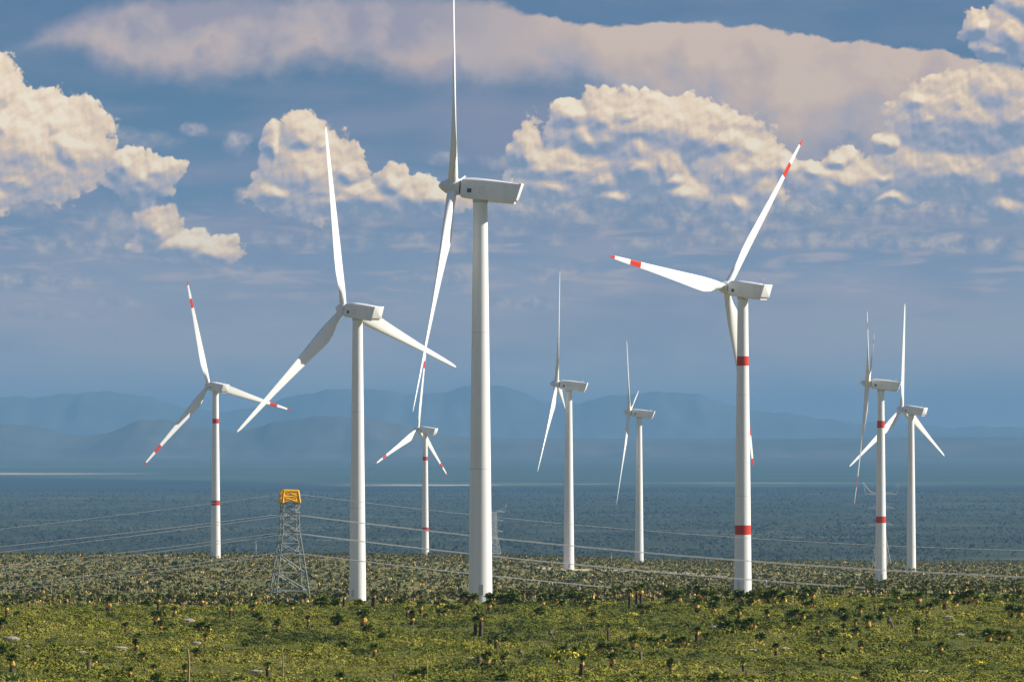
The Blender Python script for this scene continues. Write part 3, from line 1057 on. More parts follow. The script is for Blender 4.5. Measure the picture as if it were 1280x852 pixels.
# two remote pylons with horned heads
def horned(px, D, top_row, halfw_px, label, rz):
    x = (px - 640) / FPX * D
    z0 = hz(x, D) - 0.3
    Ht = (HY - top_row) / FPX * D - z0
    hw = halfw_px / FPX * D
    r = empty('lattice_pylon', (x, D, z0), rz)
    tag(r, label, 'pylon', 'remote horned pylons')
    a = MB()
    lattice(a, 0, Ht * 0.42, hw * 0.95, hw * 0.36, 4, 0.10)
    lattice(a, Ht * 0.42, Ht * 0.86, hw * 0.36, hw * 0.30, 6, 0.08)
    a.build('mast_section', galv_far, r)
    for zz in (0.50, 0.70, 0.86):
        for s in (-1, 1):
            c = MB()
            e = hw * (0.72 if zz < 0.8 else 0.85)
            c.bar((s * hw * 0.15, 0, Ht * zz), (s * e, 0, Ht * zz), 0.10)
            c.bar((s * hw * 0.15, 0, Ht * (zz + 0.035)), (s * e, 0, Ht * zz), 0.10)
            c.build('crossarm', galv_far, r)
    for s in (-1, 1):
        c = MB()
        c.bar((s * hw * 0.15, 0.3, Ht * 0.86), (s * hw * 0.62, 0, Ht * 0.90), 0.12)
        c.bar((s * hw * 0.62, 0, Ht * 0.90), (s * hw, 0, Ht), 0.10)
        c.bar((s * hw * 0.85, 0, Ht * 0.86), (s * hw, 0, Ht), 0.08)
        c.bar((s * hw * 0.15, -0.3, Ht * 0.87), (s * hw * 0.85, 0, Ht * 0.865), 0.08)
        c.build('horn', galv_far, r)


horned(1101.5, 3300, 603, 23, 'remote lattice pylon with horned arms behind the red-banded turbine at right', R(8))
horned(617.5, 3650, 630, 17, 'remote lattice pylon half hidden by the tallest turbine tower', R(20))


def slim_pole(px, D, top_row, label, arm=True, name='utility_pole'):
    x = (px - 640) / FPX * D
    z0 = hz(x, D)
    Ht = (HY - top_row) / FPX * D - z0
    r = empty(name, (x, D, z0 - 0.2))
    tag(r, label, 'pole')
    MB().bar((0, 0, 0), (0, 0, Ht + 0.2), 0.16, n=10, w2=0.11).build('mast', panel_grey, r, True)
    if arm:
        a = MB()
        a.bar((0, 0, Ht), (0.9, 0, Ht + 0.1), 0.07)
        a.box((0.95, 0, Ht + 0.12), (0.5, 0.3, 0.2))
        a.build('lamp_arm', galv, r)
        MB().box((-0.05, -0.15, Ht * 0.86), (0.55, 0.3, 0.6)).build('equipment_box', panel_grey, r)


slim_pole(958, 1250, 725, 'short pale pole with a small arm, right of the large red-banded turbine')
slim_pole(320, 2700, 675, 'thin pale pole on the plain left of the yellow-topped pylon')
slim_pole(764, 2900, 690, 'thin pale pole between the two plain turbines right of centre')

for px, top, d, rr, lab in ((235, 810, 300, 0.075, 'thick yellowish wooden stake rising from the bottom edge, leftmost of three'),
                            (352.5, 806, 300, 0.042, 'thin grey-brown wooden stake rising from the bottom edge below the pylon'),
                            (533, 820, 310, 0.035, 'thinnest wooden stake, at the bottom edge left of the tallest turbine')):
    x = (px - 640) / FPX * d
    z0 = hz(x, d) - 0.3
    zt = (HY - top) / FPX * d
    mb = MB()
    n = 8
    for i in range(n):
        a0 = Vector((0.03 * math.sin(i * 1.3) + (n - i) * 0.012, 0, (zt - z0) * i / n))
        a1 = Vector((0.03 * math.sin((i + 1) * 1.3) + (n - i - 1) * 0.012, 0, (zt - z0) * (i + 1) / n))
        mb.bar(a0, a1, rr * (1.0 - 0.03 * i), n=7, w2=rr * (1.0 - 0.03 * (i + 1)))
    o = mb.build('wooden_stake', wood)
    o.location = (x, d, z0)
    tag(o, lab, 'stake', 'wooden stakes at the bottom edge')


# ------------------------------------------------------------------ yuccas
def leaf_ball(mb, c, r, n, up=0.25, w=0.085, seed=0, droop=0.15):
    rd = random.Random(seed)
    c = Vector(c)
    for i in range(n):
        z = rd.uniform(-0.75, 1.0)
        a = rd.uniform(0, 2 * math.pi)
        q = math.sqrt(max(0, 1 - z * z))
        d = Vector((q * math.cos(a), q * math.sin(a), z + up)).normalized()
        L = r * rd.uniform(0.75, 1.12)
        s = d.cross(Vector((rd.uniform(-1, 1), rd.uniform(-1, 1), rd.uniform(-1, 1)))).normalized() * w * rd.uniform(0.8, 1.3) * r / 0.6
        p0 = c + d * r * 0.10
        p1 = c + d * L * 0.55 + Vector((0, 0, 0.02))
        p2 = c + d * L + Vector((0, 0, -droop * L * (1 - abs(z))))
        mb.add([p0 - s * 0.6, p0 + s * 0.6, p1 + s, p1 - s, p2], [(0, 1, 2, 3), (3, 2, 4)])


def skirt(mb, c, r, h, seed=0, n=11):
    """shaggy cone of dead leaves hanging under the crown; c = top centre"""
    rd = random.Random(seed)
    rings = []
    for z, k in ((0.12, 0.30), (-0.10, 0.72), (-0.35, 1.0), (-0.65, 0.92), (-0.9, 0.6), (-1.0, 0.35)):
        rings.append([Vector((c[0] + math.cos(2 * math.pi * i / n) * r * k * rd.uniform(0.82, 1.15),
                              c[1] + math.sin(2 * math.pi * i / n) * r * k * rd.uniform(0.82, 1.15), c[2] + z * h + rd.uniform(-0.04, 0.04) * h)) for i in range(n)])
    mb.loft(rings)
    for i in range(26):
        a = rd.uniform(0, 6.28)
        d = Vector((math.cos(a), math.sin(a), 0))
        s = Vector((-d.y, d.x, 0)) * 0.05 * r / 0.35
        p = Vector(c) + d * r * rd.uniform(0.5, 0.9) + Vector((0, 0, -h * rd.uniform(0.0, 0.5)))
        e = p + d * r * rd.uniform(0.15, 0.5) + Vector((0, 0, -h * rd.uniform(0.2, 0.5)))
        mb.add([p - s, p + s, e], [(0, 1, 2)])


def trunk(mb, a, b, r, seed=0, n=8):
    rd = random.Random(seed)
    a, b = Vector(a), Vector(b)
    rings = []
    for k in range(6):
        t = k / 5
        p = a.lerp(b, t)
        rr = r * (1.25 - 0.35 * t) * rd.uniform(0.85, 1.15)
        rings.append([p + Vector((math.cos(2 * math.pi * i / n) * rr * rd.uniform(0.85, 1.15), math.sin(2 * math.pi * i / n) * rr * rd.uniform(0.85, 1.15), 0)) for i in range(n)])
    mb.loft(rings)


def proto(heads, trunks, leaves=80, s=0, bark_mat=None, name='yucca'):
    """unit-height plant. heads: (x, y, z_crown, r_crown, skirt_r, skirt_h)"""
    root = empty(name, (0, -50, -2.5))
    t = MB()
    for i, (a, b_, r) in enumerate(trunks):
        trunk(t, a, b_, r, s + i)
    t.build('trunk', bark_mat or bark, root)
    for i, (x, y, zc, rc, sr, sh) in enumerate(heads):
        if rc > 0:
            c = MB()
            leaf_ball(c, (x, y, zc + 0.02), rc * 1.12, int(leaves * 1.7), seed=s * 7 + i, w=0.10)
            c.build('leaf_crown', leaf_m, root)
        if sr > 0:
            k = MB()
            skirt(k, (x, y, zc - rc * 0.45), sr * 0.80, sh * 0.78, s * 5 + i)
            k.build('dead_leaf_skirt', skirt_m, root)
    return root


PROTO = {
    'T': [proto([(0.02, 0, 0.83, 0.20, 0.135, 0.30)], [((0, 0, -0.05), (0.02, 0, 0.72), 0.06)], 80, 1),
          proto([(-0.02, 0, 0.84, 0.19, 0.12, 0.42)], [((0.02, 0, -0.05), (-0.02, 0, 0.74), 0.085)], 80, 2)],
    'K': [proto([(0.0, 0, 0.86, 0.15, 0.09, 0.18), ], [((0, 0, -0.05), (0.0, 0, 0.8), 0.05)], 60, 3)],
    'M': [proto([(0, 0, 0.74, 0.29, 0.19, 0.42)], [((0, 0, -0.06), (0, 0, 0.5), 0.10)], 90, 4),
          proto([(0.02, 0, 0.72, 0.31, 0.21, 0.50)], [((0, 0, -0.06), (0.02, 0, 0.5), 0.12)], 90, 5),
          proto([(-0.02, 0, 0.83, 0.22, 0.17, 0.22), (0.03, 0, 0.62, 0.24, 0.18, 0.34)], [((0, 0, -0.06), (0, 0, 0.6), 0.10)], 70, 6)],
    'S': [proto([(0, 0, 0.60, 0.44, 0.26, 0.55)], [((0, 0, -0.08), (0, 0, 0.35), 0.16)], 100, 7),
          proto([(0.03, 0, 0.58, 0.46, 0.24, 0.50)], [((0, 0, -0.08), (0.03, 0, 0.35), 0.15)], 100, 8)],
    'B': [proto([(0, 0, 0.45, 0.58, 0, 0)], [((0, 0, -0.1), (0, 0, 0.3), 0.12)], 120, 9)],
    'D': [proto([(-0.30, 0.05, 0.66, 0.34, 0.20, 0.50), (0.27, -0.05, 0.60, 0.34, 0.20, 0.46)],
                [((-0.12, 0, -0.06), (-0.30, 0.05, 0.45), 0.11), ((0.10, 0, -0.06), (0.27, -0.05, 0.42), 0.11)], 80, 10)],
    'W': [proto([(-0.42, 0.1, 0.62, 0.36, 0.18, 0.4), (0.0, -0.15, 0.74, 0.33, 0.2, 0.45), (0.42, 0.1, 0.60, 0.36, 0.2, 0.42), (0.1, 0.3, 0.55, 0.34, 0, 0)],
                [((-0.2, 0, -0.06), (-0.42, 0.1, 0.5), 0.09), ((0, 0, -0.06), (0, -0.15, 0.6), 0.09), ((0.2, 0, -0.06), (0.42, 0.1, 0.5), 0.09)], 70, 11)],
}
dead = []
for kind in ('X', 'L'):
    rt = empty('dead_yucca', (0, -50, -2.5))
    t = MB()
    if kind == 'X':
        trunk(t, (0, 0, -0.05), (0.03, 0, 0.95), 0.14, 31)
        t.add([(0.0, -0.05, 0.9), (0.12, 0, 0.9), (0.06, 0, 1.06)], [(0, 1, 2)])
    else:
        trunk(t, (0.14, 0, -0.05), (-0.04, 0, 0.6), 0.07, 32)
        trunk(t, (-0.04, 0, 0.55), (-0.16, 0, 0.97), 0.10, 33)
    t.build('trunk', dead_grey, rt)
    k = MB()
    skirt(k, (0.04 if kind == 'X' else -0.14, 0, 0.85), 0.15, 0.45, 40)
    k.build('dead_leaf_skirt', dead_grey, rt)
    PROTO[kind] = [rt]

used_proto = set()


def clone(src, loc, rz, sc):
    """the first use moves the prototype itself, later ones copy it with its parts"""
    if src.name not in used_proto:
        used_proto.add(src.name)
        r = src
    else:
        r = src.copy()
        C.objects.link(r)
        for ch in list(src.children):
            c = ch.copy()
            C.objects.link(c)
            c.parent = r
    r.location = loc
    r.rotation_euler = (0, 0, rz)
    r.scale = sc
    return r


# column, foot row, height in pixels, kind
Y = """8 774 20 T;1 785 13 S;35 791 12 T;21 770 6 B;136 764 19 M;120 777 9 X;157 790 12 M;173 799 8 S;170 814 15 M;178 829 13 M;67 814 8 S;16 816 7 S
15 840 22 M;42 834 12 M;120 833 14 M;111 838 13 X;162 846 12 M;58 842 6 B;2 818 11 B;19 758 6 T;36 757 8 T;134 843 6 B
198 764 21 T;205 771 12 T;218 771 12 M;195 781 18 M;201 789 14 M;207 790 6 S;215 785 6 B;253 753 11 M;318 755 9 M;316 767 12 M;288 775 21 T;321 773 7 B
326 779 8 S;347 791 17 M;332 799 10 M;254 790 12 W;257 802 11 M;307 811 8 S;245 820 10 S;231 844 14 M;192 838 8 S;335 850 22 T;256 831 6 S;279 818 8 X
195 852 10 B;182 756 6 B;345 756 5 B;365 764 11 M;385 785 15 T;402 752 7 B;418 755 7 B;430 756 14 T;448 756 7 B;467 760 22 T;478 759 9 M;499 755 7 B
454 784 22 M;460 793 12 S;422 781 13 B;509 774 15 T;515 781 17 M;526 767 15 M;532 773 6 S;429 813 12 S;468 821 16 M;478 799 8 B;425 851 11 S;529 848 14 S
519 849 12 S;471 852 7 X;493 850 8 X;546 762 10 M;552 771 10 D;559 764 8 S;570 767 11 D;587 757 17 D;593 767 6 S;611 763 14 M;620 757 16 D;639 753 13 B
678 754 12 S;694 753 13 S;702 754 7 B;594 797 26 K;601 797 31 K;620 813 18 T;612 808 8 S;631 802 6 B;599 834 16 X;609 835 21 M;630 831 14 M;652 822 11 L
690 798 11 L;703 819 12 S;697 828 8 S;718 818 9 S;628 853 12 B;705 829 6 X;675 770 11 B;722 753 13 D;735 766 14 M;738 753 6 B;743 757 6 B;741 774 9 S
787 761 24 K;796 758 25 K;801 756 25 T;806 767 12 D;842 751 15 D;848 752 10 S;836 755 7 B;872 751 18 M;877 752 10 M;886 752 15 D;895 752 7 B;871 766 17 M
892 765 13 S;728 790 8 X;760 801 20 K;792 814 20 M;817 807 11 D;830 802 9 S;853 809 13 W;871 804 20 T;883 797 6 B;748 817 9 S;758 818 16 D;771 812 9 D
783 819 5 B;801 824 10 X;765 836 20 M;727 844 24 T;839 843 19 M;804 852 8 S;893 853 12 B;910 751 14 M;915 754 7 B;924 754 12 M;932 757 20 D;938 757 9 S
946 753 13 S;968 756 18 W;989 752 13 M;996 751 10 M;1004 756 13 S;1008 750 14 M;1016 752 17 M;1013 760 9 W;1075 771 15 M;1053 769 10 S;1056 776 8 B
1026 773 10 M;1037 769 7 S;1013 775 6 B;915 769 7 B;924 773 15 M;903 776 7 B;907 792 17 S;920 788 14 M;916 792 8 B;929 792 11 S;937 788 15 W;959 774 12 M
996 776 14 W;989 786 12 S;998 785 8 S;1022 795 12 M;1042 795 9 B;1055 791 11 M;1069 784 10 M;1070 795 11 S;951 803 12 S;970 819 15 M;982 801 5 S
1076 816 15 M;1054 821 11 S;1027 826 15 M;929 839 13 T;933 847 8 X;1085 787 18 M;1103 768 9 S;1094 764 7 X;1117 766 9 D;1114 784 13 L;1122 753 13 M
1148 756 16 M;1151 765 9 D;1163 762 9 S;1159 771 7 M;1146 792 16 M;1181 761 19 M;1170 757 8 B;1195 758 11 S;1211 755 17 W;1221 756 11 M;1236 753 8 B
1258 751 8 S;1270 751 7 B;1275 750 13 M;1269 773 18 D;1236 802 16 S;1253 801 14 D;1176 819 16 M;1082 851 13 S;1225 777 6 B;1100 775 7 B;1136 751 10 B"""
plants = []
for tok in Y.replace('\n', ';').split(';'):
    a, b_, c_, k_ = tok.split()
    plants.append((float(a), float(b_), float(c_), k_))

ZONES = [(100, 'at the far left'), (240, 'below the leftmost turbine'), (390, 'below the yellow-topped pylon'), (505, 'below the second turbine'),
         (650, 'below the tallest turbine'), (820, 'below the two plain turbines'), (960, 'below the large banded turbine'),
         (1090, 'left of the rightmost turbines'), (1180, 'below the rightmost turbines'), (1400, 'at the far right')]
LOOK = {'T': 'tall dark-trunked', 'K': 'spindly dark', 'M': 'medium golden-skirted', 'S': 'squat golden-skirted', 'B': 'round green', 'D': 'double-headed',
        'W': 'broad many-headed', 'X': 'dead upright', 'L': 'dead leaning'}
ORD = ['first', 'second', 'third', 'fourth', 'fifth', 'sixth', 'seventh', 'eighth', 'ninth', 'tenth', 'eleventh', 'twelfth', 'thirteenth', 'fourteenth',
       'fifteenth', 'sixteenth']
placed = []
for i, (px, foot, hp, kd) in enumerate(plants):
    q = on_ray(px, foot)
    top_row = foot - hp
    if q is None or q[1] > 930:
        d = 925.0 + (i % 5) * 2
        q = ((px - 640) / FPX * d, d)
    x, d = q
    z = hz(x, d)
    grow = HY - z / d * FPX
    hm = max(0.40, (grow - top_row + 1.0) / FPX * d)
    pr = PROTO[kd]
    src = pr[i % len(pr)]
    wide = random.uniform(1.2, 1.42)
    rz = random.uniform(-0.5, 0.5) if kd in 'DWL' else random.uniform(0, 6.28)
    o = clone(src, (x, d, z), rz, (hm * wide, hm * wide, hm))
    band_i = 0 if foot < 769 else (1 if foot < 800 else 2)
    zone = next(j for j, zz in enumerate(ZONES) if px < zz[0])
    placed.append((o, px, band_i, zone, kd))
BANDS = ['on the ridge crest', 'on the upper slope', 'on the lower slope']
cells = {}
for t in placed:
    cells.setdefault((t[3], t[2], t[4] in 'XL', t[4]), []).append(t)
for key, lst in cells.items():
    lst.sort(key=lambda t: t[1])
    for n_, (o, px, bi, zo, kd) in enumerate(lst):
        if len(lst) == 1:
            lab = 'the only %s yucca %s %s' % (LOOK[kd], BANDS[bi], ZONES[zo][1])
        else:
            lab = '%s %s yucca from left %s %s' % (ORD[n_], LOOK[kd], BANDS[bi], ZONES[zo][1])
        tag(o, lab, 'yucca', 'yuccas on the foreground slope')

# agave rosettes at the very bottom edge
for px, foot, hp, lab in ((15, 857, 17, 'large spiky green rosette cut by the bottom edge at the far left'),
                          (295, 857, 12, 'bright green spiky rosette at the bottom edge below the yellow-topped pylon')):
    d = 545.0
    x = (px - 640) / FPX * d
    z = hz(x, d)
    top = (HY - (foot - hp)) / FPX * d
    r_ = top - z
    mb = MB()
    leaf_ball(mb, (0, 0, 0.1), r_ * 1.0, 90, up=0.6, w=0.05, seed=int(px), droop=0.05)
    o = mb.build('agave', agave_m)
    o.location = (x, d, z)
    tag(o, lab, 'agave')

# the larger yuccas of the shelf behind the ridge, individually
small_src = None
shelf = []
for i in range(118):
    D = 1070 + 900 * (i / 117.0)
    px = rng.uniform(-10, 1290)
    while min(abs(px - 600), abs(px - 928), abs(px - 447)) < 24:
        px = rng.uniform(-10, 1290)
    x = (px - 640) / FPX * D
    shelf.append((x, D))
    hm = rng.uniform(1.9, 3.4)
    if small_src is None:
        mb = MB()
        trunk(mb, (0, 0, -0.05), (0.0, 0, 0.6), 0.07, 90)
        c0 = len(mb.f)
        skirt(mb, (0, 0, 0.66), 0.10, 0.26, 91)
        c1 = len(mb.f)
        leaf_ball(mb, (0, 0, 0.74), 0.29, 90, seed=92)
        for q in range(c0, c1):
            mb.mi[q] = 1
        for q in range(c1, len(mb.f)):
            mb.mi[q] = 2
        small_src = mb.build('young_yucca', [bark, old_skirt, leaf_m])
        o = small_src
    else:
        o = small_src.copy()
        C.objects.link(o)
    o.location = (x, D, hz(x, D) - 0.05)
    o.rotation_euler = (0, 0, rng.uniform(0, 6.28))
    o.scale = (hm * 1.05, hm * 1.05, hm)
    tag(o, 'small yucca scattered on the flat ground just behind the ridge', 'yucca', 'yuccas on the flat behind the ridge')


# ------------------------------------------------------------------ uncountable plants, as stuff
def quads_cloud(n, cx, cy, cz, rad, hgt, nleaf, size, seed):
    """n plants x nleaf randomly turned quads spread over a half ellipsoid"""
    g = np.random.default_rng(seed)
    th = g.uniform(0, 2 * np.pi, (n, nleaf))
    zz = g.uniform(0.02, 1.0, (n, nleaf)) ** 0.8
    rr = np.sqrt(1 - zz ** 2) * g.uniform(0.65, 1.05, (n, nleaf))
    px_ = cx[:, None] + rr * np.cos(th) * rad[:, None] * g.uniform(0.8, 1.2, (n, 1))
    py_ = cy[:, None] + rr * np.sin(th) * rad[:, None]
    pz_ = cz[:, None] + zz * hgt[:, None] * g.uniform(0.85, 1.15, (n, nleaf))
    c = np.stack([px_, py_, pz_], -1).reshape(-1, 3)
    m = len(c)
    nd = np.stack([rr * np.cos(th), rr * np.sin(th), zz], -1).reshape(-1, 3) + g.normal(0, 0.32, (m, 3))
    nd /= np.linalg.norm(nd, axis=1, keepdims=True)
    a = np.cross(nd, g.normal(0, 1, (m, 3)))
    a /= np.linalg.norm(a, axis=1, keepdims=True) + 1e-9
    b_ = np.cross(nd, a)
    s = (np.repeat(size, nleaf) * g.uniform(0.6, 1.3, m))[:, None]
    v_ = np.stack([c - a * s - b_ * s * 0.6, c + a * s - b_ * s * 0.5, c + a * s * 0.8 + b_ * s * 0.6, c - a * s * 0.7 + b_ * s * 0.6], 1).reshape(-1, 3)
    q_ = np.arange(m * 4).reshape(-1, 4)
    return v_, q_


# foreground shrubs
N1 = 21000
D1 = np.sqrt(rng.uniform(540 ** 2, 962 ** 2, N1))
X1 = rng.uniform(-0.112, 0.112, N1) * D1
clump = (vn(X1, D1 * 0.35, 7.0, 1) - 0.5) * 4.0
keep = clump > rng.uniform(-1.3, 0.9, N1)
X1, D1, clump = X1[keep], D1[keep], clump[keep]
n1 = len(X1)
rad1 = rng.lognormal(-0.42, 0.42, n1).clip(0.25, 2.0)
hgt1 = rad1 * rng.uniform(0.28, 0.55, n1)
big = rng.random(n1) < 0.02
hgt1[big] *= 1.3
Z1 = height(X1, D1) - 0.04
NB = 70
V1, Q1 = quads_cloud(n1, X1, D1, Z1, rad1, hgt1, NB, rad1 * 0.07 + 0.03, 5)
patch = (vn(X1, D1 * 0.3, 9.0, 2) - 0.5) * 3.2 + (vn(X1, D1 * 0.5, 2.5, 3, 2) - 0.5)
t1 = np.clip(0.36 + 0.26 * patch + rng.normal(0, 0.05, n1), 0.0, 0.84)
hgt1 *= 1.0 + 0.9 * np.clip(-patch, 0, 1)
yel = (rng.random(n1) < 0.006 + 0.05 * (vn(X1, D1 * 0.4, 8, 4) > 0.60))
t1[yel] = 0.97
for tx, ty, tw in ((700, 792, 50), (765, 786, 42), (640, 797, 26), (320, 808, 26), (500, 782, 22), (562, 786, 24), (862, 812, 28), (1210, 812, 36),
                   (143, 772, 22), (400, 790, 18), (980, 848, 22), (292, 809, 20), (92, 831, 26), (1262, 790, 24), (455, 818, 26), (1110, 840, 30), (60, 803, 20)):
    q = on_ray(tx, ty)
    if q is None:
        continue
    ell = ((X1 - q[0]) / (tw / FPX * q[1])) ** 2 + ((D1 - q[1] - 6) / 9.0) ** 2
    m_ = ell < rng.uniform(0.5, 1.0, n1)
    t1[m_] = rng.uniform(0.0, 0.14, m_.sum())
T1 = np.repeat(t1, NB)
fl = rng.random(len(T1)) < 0.45
T1 = np.where((T1 > 0.9) & fl, 0.45, T1)
shrub_m = tint_mat('shrub_leaves', [(0.0, (0.030, 0.050, 0.009, 1)), (0.20, (0.082, 0.104, 0.012, 1)), (0.42, (0.195, 0.205, 0.022, 1)),
                                    (0.60, (0.300, 0.275, 0.040, 1)), (0.76, (0.32, 0.26, 0.085, 1)), (0.86, (0.28, 0.23, 0.08, 1)), (0.97, (0.62, 0.52, 0.02, 1))])
o = np_mesh('shrub_cover', V1, Q1, shrub_m, None, T1)
tag(o, 'low green and yellow desert shrubs covering the foreground slope', 'shrubs', kind='stuff')

# short tufts between the shrubs
N5 = 46000
D5 = np.sqrt(rng.uniform(540 ** 2, 962 ** 2, N5))
X5 = rng.uniform(-0.112, 0.112, N5) * D5
r5 = rng.uniform(0.14, 0.36, N5)
V5, Q5 = quads_cloud(N5, X5, D5, height(X5, D5) - 0.03, r5, r5 * rng.uniform(0.5, 1.0, N5), 11, r5 * 0.26, 41)
t5 = np.repeat(np.clip(0.45 + 0.26 * ((vn(X5, D5 * 0.3, 9.0, 2) - 0.5) * 3.2) + rng.normal(0, 0.06, N5), 0.03, 0.85), 11)
o = np_mesh('grass_tufts', V5, Q5, shrub_m, None, t5)
tag(o, 'short olive and straw tufts between the shrubs of the foreground slope', 'tufts', kind='stuff')

# stones and bleached wood between the shrubs
mb = MB()
rs = random.Random(5)
stones = []
stone_pts = [(14, 800, 1.1), (150, 812, 0.9), (103, 817, 0.6), (235, 777, 1.0), (895, 786, 0.9), (245, 805, 0.7), (1150, 841, 0.6), (981, 812, 0.6), (940, 815, 0.8),
             (586, 824, 0.6), (33, 809, 0.4), (1185, 773, 0.9), (1200, 795, 0.7), (320, 841, 0.7)]
stone_m = varied('pale_stone', (0.42, 0.36, 0.29), (0.28, 0.24, 0.2), 2.0, 0.95, 0.1)
for i, (px, row, s) in enumerate(stone_pts):
    q = on_ray(px, row)
    if q is None:
        continue
    x, d = q
    mb = MB()
    rings = []
    for z, k in ((-0.1, 1.0), (0.12, 1.02), (0.26, 0.75), (0.34, 0.35)):
        rings.append([Vector((math.cos(2 * math.pi * j / 9) * s * k * rs.uniform(0.8, 1.15), math.sin(2 * math.pi * j / 9) * s * 0.7 * k * rs.uniform(0.8, 1.15), z * s * rs.uniform(0.9, 1.1) + 0.15)) for j in range(9)])
    mb.loft(rings)
    o = mb.build('pale_stone', stone_m)
    o.location = (x, d, hz(x, d))
    zn = next(zz[1] for zz in ZONES if px < zz[0])
    stones.append((o, px, zn, 'lower slope' if row > 805 else 'upper slope'))
for o, px, zn, hf in stones:
    same = sorted(q[1] for q in stones if q[2] == zn and q[3] == hf)
    if len(same) == 1:
        tag(o, 'pale flat stone among shrubs on the %s %s' % (hf, zn), 'stone', 'pale stones on the slope')
    else:
        tag(o, '%s pale stone from left on the %s %s' % (ORD[same.index(px)], hf, zn), 'stone', 'pale stones on the slope')

# shelf: thick scatter of small yuccas and scrub behind the ridge
N2 = 15000
D2 = rng.uniform(1150 ** 0.8, 3950 ** 0.8, N2) ** (1 / 0.8)
X2 = rng.uniform(-0.108, 0.108, N2) * D2
dn = wav(X2, D2, 160, 1.1)
keep = (dn > rng.uniform(-1.8, 0.7, N2)) & (rng.random(N2) < 0.72)
X2, D2 = X2[keep], D2[keep]


def before_tower(X, Dd):
    pxx = 640 + FPX * X / Dd
    r_ = np.zeros(np.shape(pxx), bool)
    for tp, td, w in ((600.5, 1125, 22), (928.5, 1515, 20), (447.0, 1590, 19), (1101.0, 2310, 9), (711.0, 2470, 8)):
        r_ |= (np.abs(pxx - tp) < w) & (Dd < td) & (Dd > td - 520)
    return r_


def track_dist(X, Dd):
    pxx = 640 + FPX * X / Dd
    a = (np.abs(Dd - np.interp(pxx, [650, 700, 760, 830, 900], [2520, 2455, 2455, 2440, 2360])) < 16) & (pxx > 650) & (pxx < 900)
    b_ = (np.abs(Dd - np.interp(pxx, [1040, 1100, 1150, 1215, 1330], [2560, 2600, 2650, 2640, 2640])) < 13) & (pxx > 1040)
    return a | b_


kp = ~track_dist(X2, D2) & ~before_tower(X2, D2)
X2, D2 = X2[kp], D2[kp]
n2 = len(X2)
h2 = rng.uniform(1.4, 3.3, n2)
Z2 = height(X2, D2) - 0.05
cr = h2 * rng.uniform(0.24, 0.34, n2)
NL = 14
Vc, Qc = quads_cloud(n2, X2, D2, Z2 + h2 - cr * 1.1, cr, cr * 1.2, NL, cr * 0.48, 17)
ang = np.array([0, 2.09, 4.19])


def cols(X, D_, Z, z0, z1, r0, r1):
    vs, n = [], len(X)
    a = np.stack([X[:, None] + np.cos(ang) * r0[:, None], D_[:, None] + np.sin(ang) * r0[:, None], np.repeat((Z + z0)[:, None], 3, 1)], -1)
    b_ = np.stack([X[:, None] + np.cos(ang) * r1[:, None], D_[:, None] + np.sin(ang) * r1[:, None], np.repeat((Z + z1)[:, None], 3, 1)], -1)
    v_ = np.concatenate([a, b_], 1).reshape(-1, 3)
    base_ = np.arange(n)[:, None] * 6
    q = np.concatenate([base_ + np.array([[0, 1, 4, 3]]), base_ + np.array([[1, 2, 5, 4]]), base_ + np.array([[2, 0, 3, 5]])], 0)
    return v_, q


Vt, Qt = cols(X2, D2, Z2, 0 * h2, h2 * 0.6, h2 * 0.06, h2 * 0.05)
Vs, Qs = cols(X2, D2, Z2, h2 * 0.42, h2 * 0.70, h2 * 0.11, h2 * 0.06)
VV = np.concatenate([Vc, Vt, Vs])
QQ = np.concatenate([Qc, Qt + len(Vc), Qs + len(Vc) + len(Vt)])
MI = np.concatenate([np.zeros(len(Qc)), np.ones(len(Qt)), np.full(len(Qs), 2)]).astype(int)
MI[len(Qc) + len(Qt):] = np.tile(np.where(rng.random(n2) < 0.22, 3, 2), 3)
shelf_leaf = varied('shelf_yucca_leaf', (0.078, 0.082, 0.012), (0.140, 0.138, 0.020), 0.02, 0.7, 0.2)
o = np_mesh('yucca_scatter', VV, QQ, [shelf_leaf, bark, old_skirt, skirt_m], MI)
tag(o, 'countless small yuccas dotting the flat ground behind the ridge', 'yuccas', kind='stuff')

N3 = 26000
D3 = rng.uniform(980 ** 0.7, 4000 ** 0.7, N3) ** (1 / 0.7)
X3 = rng.uniform(-0.108, 0.108, N3) * D3
kp = ~track_dist(X3, D3)
X3, D3 = X3[kp], D3[kp]
n3 = len(X3)
r3 = rng.lognormal(-0.1, 0.4, n3).clip(0.4, 2.4)
V3, Q3 = quads_cloud(n3, X3, D3, height(X3, D3) - 0.05, r3, r3 * 0.6, 9, r3 * 0.42, 23)
t3 = np.repeat(np.clip(0.45 + rng.normal(0, 0.18, n3), 0.0, 0.8), 9)
scrub_m = tint_mat('scrub_leaves', [(0.0, (0.060, 0.080, 0.022, 1)), (0.3, (0.100, 0.120, 0.034, 1)), (0.5, (0.150, 0.160, 0.050, 1)), (0.8, (0.220, 0.195, 0.085, 1))], nscale=0.5)
o = np_mesh('shelf_scrub', V3, Q3, scrub_m, None, t3)
tag(o, 'olive scrub covering the flat ground behind the ridge', 'scrub', kind='stuff')

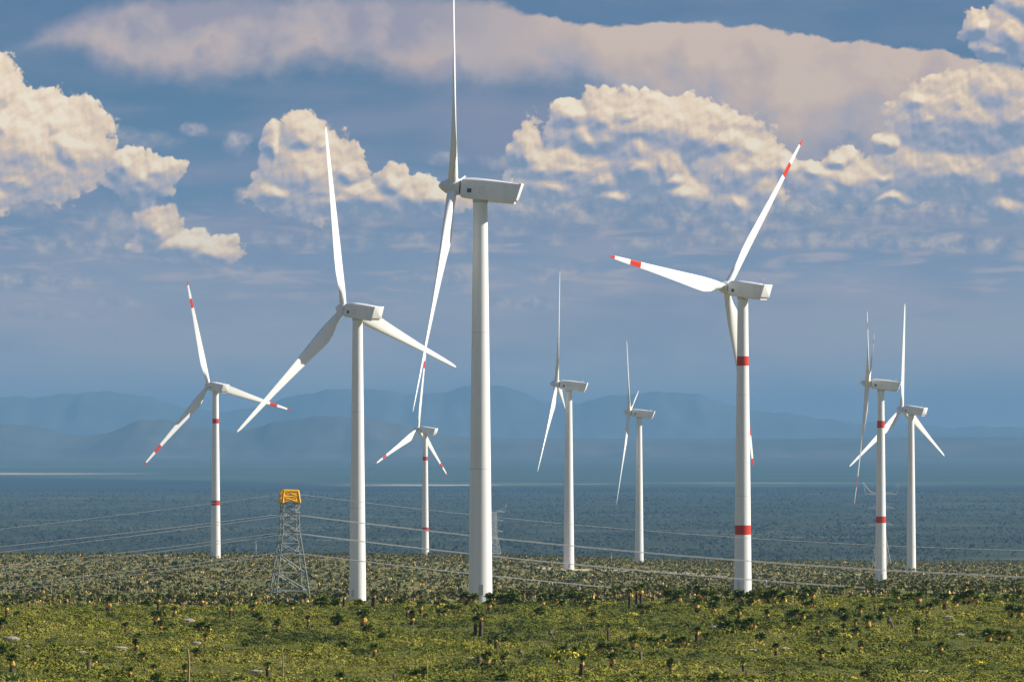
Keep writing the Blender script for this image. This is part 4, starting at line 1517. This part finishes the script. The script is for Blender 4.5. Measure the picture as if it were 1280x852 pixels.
# valley floor woodland
N4 = 90000
D4 = rng.uniform(4600 ** 0.4, 17000 ** 0.4, N4) ** (1 / 0.4)
X4 = rng.uniform(-0.105, 0.105, N4) * D4
dn = (vn(X4, D4 * 0.25, 110, 6) - 0.5) * 4
keep = dn > rng.uniform(-1.2, 1.2, N4)
X4, D4 = X4[keep], D4[keep]
n4 = len(X4)
r4 = rng.lognormal(0.50, 0.40, n4).clip(0.9, 4.5)
V4, Q4 = quads_cloud(n4, X4, D4, height(X4, D4) - 0.1, r4, r4 * 0.95, 7, r4 * 0.5, 29)
t4 = np.repeat(np.clip(0.35 + rng.normal(0, 0.2, n4), 0.0, 0.8), 7)
vt_m = tint_mat('valley_tree_leaves', [(0.0, (0.024, 0.034, 0.014, 1)), (0.4, (0.038, 0.050, 0.020, 1)), (0.8, (0.075, 0.085, 0.035, 1))], nscale=0.05)
o = np_mesh('valley_woodland', V4, Q4, vt_m, None, t4)
tag(o, 'dark woodland and scrub speckling the wide valley floor', 'woodland', kind='stuff')

# a single larger tree standing out on the valley floor
D = 4700
x = (963 - 640) / FPX * D
zt = hz(x, D)
rt = empty('valley_tree', (x, D, zt))
tag(rt, 'dark bushy tree standing alone on the plain right of the large banded turbine', 'tree')
t = MB()
trunk(t, (0, 0, -0.3), (0.3, 0, 5), 0.45, 3)
t.build('trunk', bark, rt)
cx_ = rng.normal(0, 2.8, 26)
cy_ = rng.normal(0, 2.5, 26)
cz_ = rng.uniform(2.5, 7.5, 26)
Vx, Qx = quads_cloud(26, cx_, cy_, cz_, np.full(26, 2.4), np.full(26, 2.6), 24, np.full(26, 0.55), 77)
np_mesh('crown', Vx, Qx, vt_m, None, np.full(len(Qx), 0.2), rt)

# ------------------------------------------------------------------ haze
mb = MB()
mb.box((0, 31500, (-152 + 480) / 2), (76000, 66000, 632))
hzo = mb.build('haze', [])
hm_ = bpy.data.materials.new('haze_air')
hm_.use_nodes = True
nt = hm_.node_tree
nt.nodes.clear()
oo = nt.nodes.new('ShaderNodeOutputMaterial')
pv = nt.nodes.new('ShaderNodeVolumePrincipled')
pv.inputs['Color'].default_value = (0.20, 0.425, 0.68, 1)
pv.inputs['Density'].default_value = 0.000038
pv.inputs['Anisotropy'].default_value = 0.0
nt.links.new(pv.outputs[0], oo.inputs['Volume'])
hzo.data.materials.append(hm_)
tag(hzo, kind='stuff')
hzo['label'] = 'blue haze filling the air over the valley'
hzo['category'] = 'haze'
